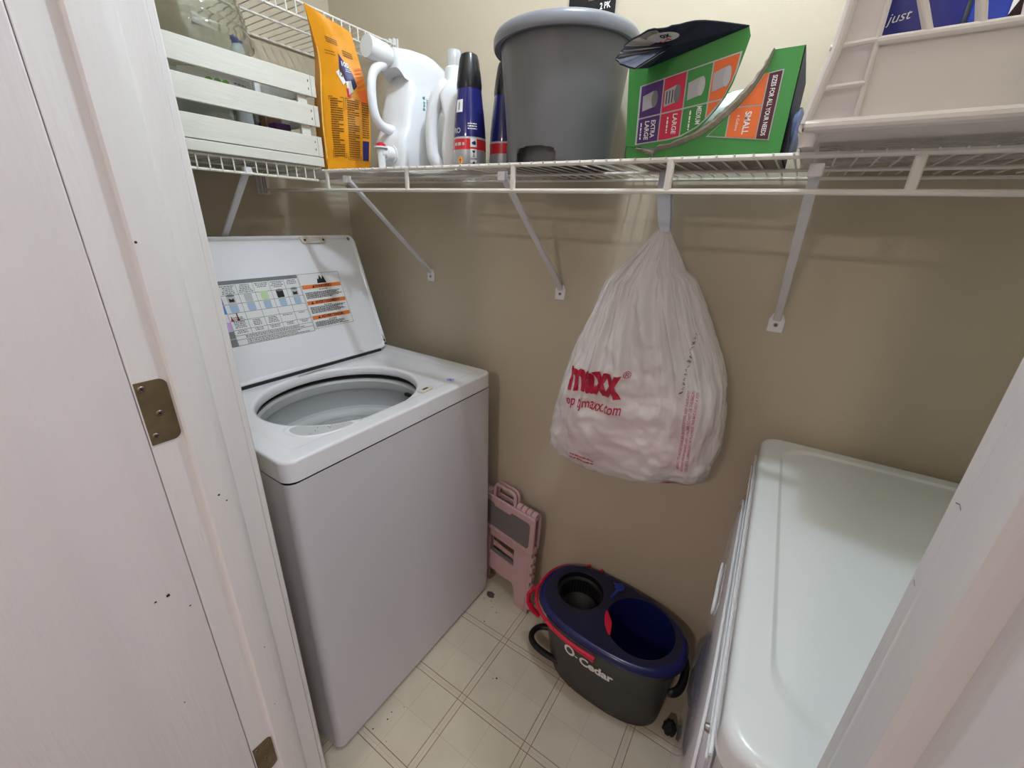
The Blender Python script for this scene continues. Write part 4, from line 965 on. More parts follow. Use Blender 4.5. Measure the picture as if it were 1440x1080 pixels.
# ------------------------------------------------------------------ washer
def washer():
    x0, x1, y0, y1 = 0.035, 0.723, -0.750, -0.068
    t = thing('washing_machine', 'white top-loading washing machine with its lid raised', 'washing machine', ((x0+x1)/2, (y0+y1)/2, 0))
    zs, H = 0.8665, 0.9136
    mb = MB(); P = rrect(x0, x1-0.001, y0+0.001, y1-0.001, 0.022, 8)
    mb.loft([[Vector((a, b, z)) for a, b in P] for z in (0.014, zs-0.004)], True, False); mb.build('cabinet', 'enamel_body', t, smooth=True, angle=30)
    mb = MB(); P = rrect(x0+0.006, x1-0.007, y0+0.007, y1-0.007, 0.018, 6)
    mb.loft([[Vector((a, b, z)) for a, b in P] for z in (zs-0.006, zs+0.002)], False, False); mb.build('seam_gap', 'dark_gap', t)
    for a, b in ((x0+0.05, y0+0.05), (x1-0.05, y0+0.05), (x0+0.05, y1-0.05), (x1-0.05, y1-0.05)):
        mb = MB(); mb.lathe([(0.02, 0.0), (0.02, 0.015)], 12, (a, b, 0)); mb.build('foot', 'black', t)
    # deck with the loading opening
    cx, cy, rx, ry = 0.486, -0.450, 0.188, 0.212
    N = 128
    base = rrect(x0, x1, y0, y1, 0.028, 31)   # 128 points
    ang = [math.atan2(b-cy, a-cx) for a, b in base]
    def orect(ins, z): return [Vector((a, b, z)) for a, b in rrect(x0+ins, x1-ins, y0+ins, y1-ins, max(0.006, 0.028-ins*0.4), 31)]
    # even out: use points along the straight sides too
    def dense(ins, z):
        P = rrect(x0+ins, x1-ins, y0+ins, y1-ins, max(0.006, 0.028-ins*0.4), 6); out = []
        segs = []
        for i in range(len(P)):
            a, b = Vector(P[i]), Vector(P[(i+1) % len(P)]); m = 22 if i % 7 == 6 else 1
            out += [a.lerp(b, k/m) for k in range(m)]
        return [Vector((p.x, p.y, z)) for p in out]
    def hole(sc, z, ref):
        out = []
        for p in ref:
            a = math.atan2((p.y-cy)/ry, (p.x-cx)/rx); out.append(Vector((cx+rx*sc*math.cos(a), cy+ry*sc*math.sin(a), z)))
        return out
    ref = dense(0, 0)
    rings = [dense(0, zs), dense(0, 0.9075), dense(0.0010, 0.9112), dense(0.0032, 0.9131), dense(0.0065, H), dense(0.012, H), dense(0.040, H), dense(0.045, 0.9120), dense(0.050, 0.9115)]
    rings += [hole(1.055, 0.9115, ref), hole(1.035, 0.9112, ref), hole(1.013, 0.9088, ref), hole(1.003, 0.904, ref), hole(0.998, 0.896, ref), hole(1.0, 0.889, ref), hole(1.01, 0.885, ref)]
    mb = MB(); mb.loft(rings, False, False); deck = mb.build('top_deck', 'enamel', t, smooth=True, angle=55, wn=True)
    c = (cx, cy, 0)
    E = Matrix.Diagonal((1, 1.07, 1, 1))
    mb = MB(); mb.lathe([(0.197, 0.888), (0.214, 0.876), (0.206, 0.860)], 64, c, E, cap0=False, cap1=False); mb.build('tub_gap', 'dark_gap', t, smooth=True)  # near-black ring: shadow under the deck edge put into its colour
    mb = MB(); mb.lathe([(0.222, 0.862), (0.214, 0.868), (0.203, 0.867), (0.198, 0.860), (0.199, 0.846), (0.202, 0.834)], 64, c, E, cap0=False, cap1=False); mb.build('balance_ring', 'tub_ring', t, smooth=True)
    mb = MB(); mb.lathe([(0.202, 0.835), (0.206, 0.828), (0.208, 0.785), (0.206, 0.772), (0.199, 0.768), (0.194, 0.766)], 64, c, E, cap0=False, cap1=False); mb.build('wash_basket', 'tub_steel', t, smooth=True)
    mb = MB(); mb.lathe([(0.196, 0.767), (0.188, 0.765), (0.181, 0.758), (0.178, 0.746)], 64, c, E, cap0=False, cap1=False); mb.build('basket_ledge', 'tub_ring', t, smooth=True)
    mb = MB(); mb.lathe([(0.179, 0.745), (0.176, 0.740), (0.173, 0.730), (0.165, 0.50), (0.12, 0.49), (0.0, 0.488)], 64, c, E, cap0=False, cap1=False); mb.build('basket_floor', 'tub_steel', t, smooth=True)
    mb = MB(); mb.lathe([(0.09, 0.49), (0.07, 0.51), (0.035, 0.53), (0.03, 0.60), (0.0, 0.61)], 32, c, cap0=False, cap1=False); mb.build('agitator', 'tub_ring', t, smooth=True)
    mb = MB(); mb.box(cx+0.03, cx+0.065, cy+0.196, cy+0.2055, 0.838, 0.847); mb.build('ring_slot', 'dark_gap', t)
    # bleach cup: rim, and a shallow floor greyed to stand for recess shade
    P = []
    raw = [(0.588, -0.664), (0.608, -0.668), (0.640, -0.658), (0.664, -0.628), (0.676, -0.585), (0.677, -0.556), (0.667, -0.548), (0.657, -0.562), (0.640, -0.596), (0.612, -0.622), (0.588, -0.640), (0.582, -0.652)]
    for i in range(len(raw)):
        p0, p1, p2, p3 = [Vector(raw[(i+k) % len(raw)]) for k in (-1, 0, 1, 2)]
        for s in (0, 0.33, 0.66): P.append(0.5*((2*p1)+(p2-p0)*s+(2*p0-5*p1+4*p2-p3)*s*s+(3*p1-p0-3*p2+p3)*s**3))
    cen = sum(P, Vector((0, 0)))/len(P)
    def ringp(sc, z): return [Vector((cen.x+(p.x-cen.x)*sc, cen.y+(p.y-cen.y)*sc, z)) for p in P]
    mb = MB(); mb.loft([ringp(1.14, 0.9114), ringp(1.08, 0.9135), ringp(1.0, 0.9135), ringp(0.94, 0.9122)], False, False); rim = mb.build('dispenser_rim', 'enamel', t, smooth=True)
    mb = MB(); mb.loft([ringp(0.95, 0.9123), ringp(0.5, 0.9120)], False, True); mb.build('dispenser_cup', 'tub_ring', t, smooth=True)
    mb = MB(); R2 = random.Random(5)
    for k in range(6):
        p = cen+Vector((R2.uniform(-0.004, 0.02), R2.uniform(-0.03, 0.03))); mb.lathe([(0.0008*R2.uniform(0.6, 1.5), 0), (0.0006, 0.0012)], 6, (p.x, p.y, 0.9123))
    mb.build('residue_speck', 'dust', t)['kind'] = 'stuff'
    # lid-lock socket
    mb = MB(); P2 = rrect(-0.011, 0.011, -0.024, 0.024, 0.006, 5); fz = lambda z: (lambda a, b: Vector((0.664+a-0.05*b, -0.308+b, z)))
    mb.prism(P2, fz(0.9125), fz(0.9165)); mb.build('lid_lock_socket', 'off_white_plastic', t, bevel=0.001)
    mb = MB(); mb.prism(rrect(-0.0035, 0.0035, -0.010, 0.010, 0.001, 2), fz(0.9166), fz(0.9170)); mb.build('socket_slot', 'dark_gap', t)
    mb = MB()
    for k in range(10):
        a0 = 2*PI*k/10; q = lambda a, r: Vector((0.668+r*math.cos(a), -0.206+r*math.sin(a), 0.9139)); mb.add([q(a0, 0.008), q(a0+0.42, 0.008), q(a0+0.42, 0.0115), q(a0, 0.0115)], [(0, 1, 2, 3)])
    mb.add([Vector((0.668+0.006*math.cos(a), -0.206+0.004*math.sin(a), 0.9139)) for a in [2*PI*k/12 for k in range(12)]], [tuple(range(12))])
    mb.build('blue_symbol', 'print_blue', t)
    # hinge-side strip print
    mb = MB(); rng = random.Random(9); fd = lambda a, b: Vector((b, a, 0.9121))
    for k in range(4): dashes(mb, fd, -0.46, -0.37, 0.289+0.0025*k, 0.0016, rng)
    mb.build('deck_print', 'print_grey', t)
    # lid
    hx, hz = 0.278, 0.922; d = Vector((-0.136, 0, 0.381)).normalized(); u = Vector((0, 1, 0)); nn = u.cross(d)   # nn points to +x
    if nn.x < 0: nn = -nn
    o = Vector((hx, 0, hz)); Lf = lambda a, b, c_=0: o+u*a+d*b+nn*c_
    u0, u1, v0, v1 = -0.712, -0.104, 0.0, 0.402
    mb = MB(); rings = []
    for ins, cc in ((0.004, -0.020), (0.0, -0.015), (0.0, -0.002), (0.002, 0.001), (0.006, 0.0015), (0.010, 0.0005), (0.013, -0.003)):
        rings.append([Lf(a, b, cc) for a, b in rrect(u0+ins, u1-ins, v0+ins, v1-ins, 0.026-ins*0.6, 8)])
    mb.loft(rings, True, True); mb.build('lid', 'enamel', t, smooth=True, angle=40, wn=True)
    mb = MB(); mb.box(hx-0.014, hx-0.002, u0+0.03, u1-0.03, 0.9098, 0.921); mb.build('hinge_strip', 'dark_gap', t)
    LP = lambda c_: (lambda a, b: Lf(a, b, c_))
    # strike plate
    mb = MB(); P = [(-0.306, 0.396), (-0.300, 0.381), (-0.294, 0.376), (-0.222, 0.376), (-0.216, 0.381), (-0.210, 0.396)]
    mb.prism(P, LP(-0.003), LP(0.004)); sp = mb.build('strike_plate', 'off_white_plastic', t, bevel=0.001)
    for a in (-0.290, -0.226): screw('strike_screw', Lf(a, 0.386, 0.004), nn, 0.004, sp, 'brass')
    mb = MB(); mb.rect(LP(0.0045), -0.270, 0.380, -0.248, 0.389); mb.build('strike_slot', 'tub_ring', sp)
    mb = MB(); mb.lathe([(0.006, 0), (0.004, 0.002)], 14, Lf(-0.128, 0.389, 0.0), nn.to_track_quat('Z', 'Y').to_matrix().to_4x4()); mb.build('lid_bumper', 'print_grey', t)
    # cycle label (print)
    A0, A1, B0, B1 = -0.602, -0.352, 0.108, 0.284
    z0 = -0.0026
    mb = MB(); mb.rect(LP(z0), A0, B0, -0.208, 0.284); lab = mb.build('cycle_label', 'label_paper', t)
    f1, f2 = LP(z0+0.0004), LP(z0+0.0008)
    def C(a, b): return A0+(A1-A0)*a, B0+(B1-B0)*b
    def rc(mb, fn, a0, b0, a1, b1): p, q = C(a0, b0), C(a1, b1); mb.rect(fn, p[0], p[1], q[0], q[1])
    mb = MB(); rc(mb, f1, 0, 0.94, 1, 1); mb.build('label_header', 'print_grey', lab)
    c0 = 0.10; cw = (1-c0)/5
    bands = [(0.78, 0.94, 'print_green'), (0.64, 0.78, 'print_purple'), (0.50, 0.64, 'print_blue'), (0.24, 0.38, 'print_lilac'), (0.12, 0.24, 'print_grey'), (0.0, 0.12, 'print_grey')]
    for b0, b1, m in bands:
        mb = MB(); rc(mb, f1, 0, b0, c0, b1-0.006); mb.build('label_band', m, lab)
    mb = MB()
    for b in (0.78, 0.64, 0.50, 0.38, 0.24, 0.155, 0.09): rc(mb, f1, c0, b-0.004, 1, b+0.003)
    for k in range(5): rc(mb, f1, c0+cw*k-0.002, 0.155, c0+cw*k+0.002, 0.94)
    rc(mb, f1, 0.995, 0, 1.0, 1); rc(mb, f1, 0, -0.004, 1, 0.004)
    mb.build('label_rule', 'print_grey', lab)
    rng = random.Random(21); mb = MB()
    p, q = C(0.05, 0.97), C(0.9, 0.97); dashes(mb, f2, p[0], q[0], p[1], 0.005, rng)
    for k in range(5):
        ca = c0+cw*k; nl = (5, 5, 3, 4, 3)[k]
        for r in range(nl):
            w_ = rng.uniform(0.5, 0.85)*cw; p, q = C(ca+cw/2-w_/2, 0), C(ca+cw/2+w_/2, 0); dashes(mb, f1, p[0], q[0], C(0, 0.915-0.027*r)[1], 0.0026, rng)
        for bb, nl2 in ((0.43, 3 if k < 1 else 0), (0.355, 4 if k < 3 else 1), (0.22, 2)):
            for r in range(nl2):
                w_ = rng.uniform(0.4, 0.7)*cw; p, q = C(ca+cw/2-w_/2, 0), C(ca+cw/2+w_/2, 0); dashes(mb, f1, p[0], q[0], C(0, bb-0.026*r)[1], 0.0026, rng)
    for b in (0.135, 0.112, 0.07, 0.045, 0.02):
        p, q = C(0.2, b), C(0.2+rng.uniform(0.5, 0.75), b); dashes(mb, f1, p[0], q[0], p[1], 0.0026, rng)
    mb.build('label_text', 'print_grey', lab)
    def drum(a, b, m_body, m_top):
        x, y = C(a, b); mb = MB(); mb.flat(f2, [(x-0.0105, y+0.009), (x-0.0105, y-0.010), (x-0.006, y-0.013), (x+0.006, y-0.013), (x+0.0105, y-0.010), (x+0.0105, y+0.009)]); mb.build('label_drum', m_body, lab)
        mb = MB(); f3 = LP(z0+0.0012); mb.flat(f3, [(x+0.0108*math.cos(2*PI*i/16), y+0.010+0.0035*math.sin(2*PI*i/16)) for i in range(16)]); mb.build('label_drum_top', m_top, lab)
        if m_body == 'print_black' or m_top == 'print_grey':
            mb = MB(); f4 = LP(z0+0.0012); mb.flat(f4, [(x-0.007, y-0.008), (x+0.007, y-0.008), (x+0.006, y+0.002), (x, y-0.001), (x-0.006, y+0.003)]); mb.build('label_laundry', 'print_black' if m_body != 'print_palegreen' else 'print_green', lab)
    for k, (mb_, mt) in enumerate((('print_lightgrey', 'print_grey'), ('print_lightgrey', 'print_lightgrey'), ('print_palegreen', 'print_palegreen'), ('print_black', 'print_grey'), ('print_lightgrey', 'print_grey'))):
        drum(c0+cw*(k+0.5), 0.715, mb_, mt); drum(c0+cw*(k+0.5), 0.575, 'print_paleblue', 'print_lightgrey')
    for k in range(5):
        x, y = C(c0+cw*(0.15 if k == 0 else 0.5), 0.45); mb = MB(); hh = (0.004, 0.014, 0.014, 0.008, 0.010)[k]
        mb.rect(f2, x-0.0014, y-0.006, x+0.0014, y-0.004+hh); mb.flat(f2, [(x+0.0036*math.cos(2*PI*i/12), y-0.009+0.0036*math.sin(2*PI*i/12)) for i in range(12)]); mb.build('label_thermometer', 'print_red', lab)
    # warning side
    A0, A1, B0, B1 = -0.350, -0.208, 0.112, 0.284
    mb = MB()
    for a0, b0, a1, b1 in ((0, 0, 1, 0.006), (0, 0.994, 1, 1), (0, 0, 0.007, 1), (0.993, 0, 1, 1)): rc(mb, f1, a0, b0, a1, b1)
    mb.build('warning_border', 'print_grey', lab)
    for b, s in ((0.76, 'WARNING'), (0.47, 'AVERTISSEMENT'), (0.20, 'ADVERTENCIA')):
        mb = MB(); rc(mb, f1, 0.02, b-0.035, 0.98, b+0.035); mb.build('warning_band', 'print_orange', lab)
        mb = MB(); x, y = C(0.52, b); text_on(mb, s, f2, x, y, 0.012, bold=0.03); w_ = 0.0035*len(s)+0.009; mb.flat(f2, [(x-w_-0.005, y-0.004), (x-w_+0.005, y-0.004), (x-w_, y+0.005)]); mb.build('warning_lettering', 'print_black', lab)
    mb = MB()
    for b in (0.70, 0.655, 0.635, 0.615, 0.595, 0.575, 0.555, 0.41, 0.385, 0.365, 0.345, 0.325, 0.305, 0.285, 0.14, 0.115, 0.095, 0.075, 0.055, 0.035):
        hdr = b in (0.70, 0.41, 0.14); x0_, x1_ = (0.4, 0.6) if hdr else (0.05, rng.uniform(0.6, 0.95)); p, q = C(x0_, b), C(x1_, b); dashes(mb, f1, p[0], q[0], p[1], 0.0024, rng)
    mb.build('warning_text', 'print_black', lab)
    mb = MB(); x, y = C(0.52, 0.88); mb.flat(f1, [(x-0.016, y-0.012), (x+0.016, y-0.012), (x+0.012, y+0.004), (x+0.008, y+0.012), (x+0.003, y), (x-0.003, y+0.014), (x-0.008, y), (x-0.012, y+0.004)]); mb.build('fire_pictogram', 'print_black', lab)
    # mould spots at the lid corner
    mb = MB(); R3 = random.Random(8)
    for k in range(26):
        a, b = u1-0.005-abs(R3.gauss(0, 0.004)), 0.012+abs(R3.gauss(0, 0.028)); r = R3.uniform(0.0008, 0.0028); mb.flat(LP(0.0019), [(a+r*math.cos(2*PI*i/6)*0.7, b+r*math.sin(2*PI*i/6)*1.4) for i in range(6)])
    mb.build('mould_spot', 'rubble', t)['kind'] = 'stuff'
    # control console behind the lid
    P = [(x0, 0.9096), (x0+0.135, 0.9096), (x0+0.115, 0.955), (x0+0.06, 1.055), (x0+0.02, 1.07), (x0, 1.07)]
    mb = MB(); mb.prism(P, lambda a, b: Vector((a, y0+0.03, b)), lambda a, b: Vector((a, y1-0.03, b))); mb.build('console', 'enamel_body', t, bevel=0.006)
washer()

# ------------------------------------------------------------------ dryer
def dryer():
    t = thing('clothes_dryer', 'white front-loading clothes dryer right of the mop bucket', 'dryer', (1.479, -0.030, 0), rotz=math.radians(1.2), local=True)
    W, Dp, H = 0.72, 0.745, 0.915       # local: x 0..W (front at 0), y 0..-Dp
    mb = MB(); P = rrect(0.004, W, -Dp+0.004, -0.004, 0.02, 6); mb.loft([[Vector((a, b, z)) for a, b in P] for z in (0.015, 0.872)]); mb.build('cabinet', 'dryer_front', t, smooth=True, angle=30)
    for a, b in ((0.06, -0.06), (W-0.06, -0.06), (0.06, -Dp+0.06), (W-0.06, -Dp+0.06)):
        mb = MB(); mb.lathe([(0.02, 0), (0.02, 0.016)], 12, (a, b, 0)); mb.build('foot', 'black', t)
    def ring(i, z, r, k=0.0): return [Vector((a, b, z)) for a, b in rrect(i, W-i*0.2, -Dp+i*(1+k), -i*(0.9), max(r, 0.004), 10)]
    rings = [ring(0.004, 0.870, 0.03), ring(0.0, 0.874, 0.034), ring(0.0, 0.901, 0.036), ring(0.0016, 0.9085, 0.036), ring(0.0055, 0.9134, 0.034), ring(0.011, H, 0.032), ring(0.015, H, 0.034), ring(0.037, H, 0.06, 0.3), ring(0.039, 0.9145, 0.07, 0.35), ring(0.0425, 0.9112, 0.075, 0.4), ring(0.045, 0.9106, 0.08, 0.4), ring(0.055, 0.9106, 0.08, 0.4)]
    mb = MB(); mb.loft(rings, False, True); mb.build('top_panel', 'dryer_enamel', t, smooth=True, angle=60, wn=True)
    # front: edge highlights put in as white tubes, and bulging door
    mb = MB(); mb.tube([(-0.001, -0.02, 0.866), (-0.001, -Dp+0.02, 0.866)], 0.0022, 8); mb.build('front_highlight', 'white_plastic', t, smooth=True)
    mb = MB(); mb.tube([(-0.004, -0.03, 0.842), (-0.002, -Dp+0.03, 0.842)], 0.0014, 8); mb.build('front_highlight', 'white_plastic', t, smooth=True)
    rings = []
    for e, i in ((0.0, 0.0), (-0.008, 0.004), (-0.014, 0.014), (-0.019, 0.045), (-0.022, 0.10)):
        rings.append([Vector((e+0.004, a, b)) for a, b in rrect(-Dp+0.055+i, -0.055-i, 0.22+i, 0.815-i, max(0.05, 0.12-i*0.5), 10)])
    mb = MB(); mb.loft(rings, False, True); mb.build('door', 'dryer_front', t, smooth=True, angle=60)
    mb = MB(); mb.tube([(-0.006, a, b) for a, b in rrect(-Dp+0.058, -0.058, 0.223, 0.812, 0.118, 8)], 0.0022, 6, closed=True); mb.build('door_trim', 'white_plastic', t, smooth=True)
    mb = MB(); mb.tube([(-0.019, a, b) for a, b in rrect(-0.42, -0.30, 0.735, 0.765, 0.0145, 6)], 0.0016, 6, closed=True); mb.build('door_handle', 'white_plastic', t, smooth=True)
    mb = MB(); mb.lathe([(0.005, 0), (0.004, 0.004), (0.0, 0.005)], 12, (-0.004, -Dp+0.06, 0.845), Matrix.Rotation(-PI/2, 4, 'Y'), cap1=False); mb.build('door_catch', 'steel', t, smooth=True)
dryer()

# ------------------------------------------------------------------ spin mop bucket
def mop_bucket():
    c = Vector((1.226, -0.148, 0)); yaw = math.radians(-3)
    t = thing('mop_bucket', 'dark grey spin mop bucket with navy rim and red bail handle', 'mop bucket', tuple(c), rotz=yaw, local=True)
    ZT = 0.283
    def egg(a, b, z, cx=0.0, n=72, p=2.5, e=0.10):
        out = []
        for k in range(n):
            th = 2*PI*k/n; cs, sn = math.cos(th), math.sin(th)
            x = a*math.copysign(abs(cs)**(2/p), cs); y = b*math.copysign(abs(sn)**(2/p), sn)*(1-e*x/a if sn > 0 else 1-0.02*x/a)
            out.append(Vector((cx+x, y, z)))
        return out
    rings = [egg(0.165, 0.088, 0.0, 0.012), egg(0.178, 0.097, 0.006, 0.012), egg(0.182, 0.100, 0.03, 0.010), egg(0.196, 0.112, 0.15, 0.006), egg(0.206, 0.119, 0.225, 0.004), egg(0.214, 0.125, 0.240, 0.002), egg(0.216, 0.127, 0.256, 0.0), egg(0.212, 0.1235, 0.258, 0.0), egg(0.201, 0.115, 0.225, 0.004), egg(0.192, 0.108, 0.15, 0.006), egg(0.178, 0.096, 0.03, 0.010), egg(0.165, 0.088, 0.008, 0.012)]
    mb = MB(); mb.loft(rings, True, True); mb.build('bucket_body', 'mop_body', t, smooth=True, angle=50)
    # navy rim insert: outer roll, then deck with two wells
    n = 72
    mb = MB(); mb.loft([egg(0.212, 0.124, 0.250), egg(0.221, 0.130, 0.256), egg(0.226, 0.1335, 0.264), egg(0.225, 0.133, 0.272), egg(0.220, 0.129, 0.279), egg(0.212, 0.124, ZT), egg(0.205, 0.119, ZT-0.001)], False, False); mb.build('rim', 'mop_navy', t, smooth=True, angle=60)
    # deck: two halves, each a strip from outline to its well
    W1 = (-0.110, 0.020, 0.073, 0.071); W2 = (0.088, 0.010, 0.098, 0.098)
    out = egg(0.206, 0.1195, ZT-0.0008, n=144)
    xm = -0.022
    def half(sel, W):
        px = [p for p in out if sel(p.x)]
        ys = sorted([p.y for p in out if abs(p.x-xm) < 0.012]); y0_, y1_ = ys[0], ys[-1]
        px += [Vector((xm, y0_+(y1_-y0_)*k/20, ZT-0.0008)) for k in range(21)]
        px.sort(key=lambda p: math.atan2(p.y-W[1], p.x-W[0]))
        inner = [Vector((W[0]+W[2]*math.cos(a), W[1]+W[3]*math.sin(a), ZT-0.004)) for a in [math.atan2(p.y-W[1], p.x-W[0]) for p in px]]
        inr = [Vector((W[0]+(W[2]+0.006)*math.cos(a), W[1]+(W[3]+0.006)*math.sin(a), ZT-0.0012)) for a in [math.atan2(p.y-W[1], p.x-W[0]) for p in px]]
        return [px, inr, inner]
    mb = MB()
    mb.loft(half(lambda x: x < xm, W1), False, False); mb.loft(half(lambda x: x > xm, W2), False, False); mb.build('rim_deck', 'mop_navy_deck', t, smooth=True, angle=60)
    mb = MB(); E = lambda W: Matrix.Diagonal((1, W[3]/W[2], 1, 1))
    mb.lathe([(W2[2], ZT-0.004), (W2[2]-0.004, ZT-0.02), (W2[2]-0.016, ZT-0.12), (W2[2]-0.036, ZT-0.19), (0.045, ZT-0.205), (0.0, ZT-0.207)], 56, (W2[0], W2[1], 0), E(W2), cap0=False, cap1=False); mb.build('water_well', 'mop_navy', t, smooth=True)
    mb = MB(); mb.lathe([(W1[2], ZT-0.004), (W1[2]-0.001, ZT-0.022), (W1[2]-0.006, ZT-0.026)], 56, (W1[0], W1[1], 0), E(W1), cap0=False, cap1=False); mb.build('wringer_collar', 'mop_black', t, smooth=True)
    mb = MB(); mb.lathe([(W1[2]-0.002, ZT-0.026), (W1[2]-0.008, ZT-0.030), (W1[2]-0.012, ZT-0.08), (0.035, ZT-0.10), (0.0, ZT-0.102)], 56, (W1[0], W1[1], 0), cap0=False, cap1=False); wr = mb.build('wringer_basket', 'mop_black', t, smooth=True)
    mb = MB()
    for k in range(40):
        a = 2*PI*k/40; p = lambda r, z: Vector((W1[0]+r*math.cos(a), W1[1]+r*math.sin(a), z)); mb.tube([p(W1[2]-0.009, ZT-0.033), p(W1[2]-0.0135, ZT-0.079)], 0.0012, 5)
    mb.build('wringer_rib', 'mop_body', wr, smooth=True)['kind'] = 'stuff'
    # blue drain plug tab
    mb = MB(); P = [(-0.012+0.0155*math.cos(a), 0.100+0.0155*math.sin(a)) for a in [2*PI*k/20 for k in range(20)]]
    mb.prism(P, lambda a, b: Vector((a, b, ZT-0.001)), lambda a, b: Vector((a, b, ZT+0.006))); mb.prism([(-0.019, 0.092), (-0.009, 0.088), (-0.014, 0.046), (-0.022, 0.047)], lambda a, b: Vector((a, b, ZT-0.001)), lambda a, b: Vector((a, b, ZT+0.004)))
    mb.box(-0.036, -0.022, 0.103, 0.110, ZT, ZT+0.004); mb.build('drain_plug', 'mop_blue', t, bevel=0.002)
    # red pedal tab at the well's edge
    mb = MB(); P = [(W2[0]+(W2[2]+d_)*math.cos(a), W2[1]+(W2[3]+d_)*math.sin(a)) for a, d_ in [(math.radians(180+5+6*k), 0.003) for k in range(9)]]+[(W2[0]+(W2[2]-0.016*math.sin(PI*k/8)-0.002)*math.cos(a), W2[1]+(W2[3]-0.016*math.sin(PI*k/8)-0.002)*math.sin(a)) for k, a in [(k, math.radians(180+5+6*k)) for k in range(8, -1, -1)]]
    mb.prism(P, lambda a, b: Vector((a, b, ZT-0.006)), lambda a, b: Vector((a, b, ZT-0.0015))); mb.build('red_tab', 'mop_red', t, bevel=0.001)
    # bail handle lying along the near and left rim
    H_ = egg(0.2335, 0.1405, 0.0, n=144)
    idx = [p for k, p in enumerate(H_)]
    path = []
    k0, k1 = int(144*0.30), int(144*0.768)
    for k in range(k0, k1+1, 3):
        f = (k-k0)/(k1-k0); p = H_[k % 144]; path.append((p.x, max(p.y, -0.16), 0.258+0.006*math.sin(PI*f)-0.010*f))
    mb = MB(); m_ = len(path); rad = [0.0055+0.0035*max(0, (i/m_-0.9)/0.1) for i in range(m_)]; mb.tube(path, rad, 10, flat=1.3, up=(0, 0, 1)); mb.build('bail_handle', 'mop_red', t, smooth=True)
    mb = MB()
    for a in (0.30, 0.335): p = H_[int(144*a)]; mb.lathe([(0.006, 0), (0.007, 0.012), (0.004, 0.018)], 12, (p.x, p.y-0.004, 0.262))
    mb.build('bail_pivot', 'mop_red', t, smooth=True)
    mb = MB(); mb.tube([(-0.238, -0.050, 0.262), (-0.252, -0.058, 0.235), (-0.250, -0.062, 0.205), (-0.232, -0.064, 0.185), (-0.205, -0.060, 0.172)], [0.010, 0.011, 0.010, 0.010, 0.009], 10, flat=0.6, up=(1, 0, 0)); mb.build('foot_pedal', 'mop_red', t, smooth=True)
    # carry lugs of the body
    mb = MB(); mb.tube([(-0.095, -0.080, 0.060), (-0.195, -0.084, 0.052), (-0.238, -0.060, 0.048), (-0.243, -0.025, 0.048), (-0.225, 0.005, 0.050), (-0.160, 0.015, 0.058)], 0.012, 10, flat=0.8); mb.build('carry_lug', 'mop_black', t, sub=2)
    mb = MB(); mb.tube([(0.205, -0.085, 0.222), (0.228, -0.06, 0.212), (0.232, -0.01, 0.208), (0.222, 0.04, 0.215), (0.200, 0.065, 0.222)], 0.012, 10, flat=1.2); mb.build('carry_lug', 'mop_black', t, sub=2)
    # lettering on the near side
    def side(x, z, e=0.0012):
        k = (z-0.03)/0.195; a = 0.182+0.024*k; b = 0.100+0.019*k; cx = 0.010-0.006*k
        q = max(-0.999, min(0.999, (x-cx)/a)); p = 2.5
        y = -b*(1-abs(q)**p)**(1/p)*(1-0.02*q); return Vector((x, y-e, z))
    mb = MB(); text_on(mb, 'O', side, -0.067, 0.183, 0.054, bold=0.03, sx=0.85); text_on(mb, '-', side, -0.043, 0.180, 0.030, bold=0.03); text_on(mb, 'Cedar', side, 0.018, 0.178, 0.044, bold=0.04, width=0.104); mb.build('bucket_lettering', 'print_white', t)
mop_bucket()

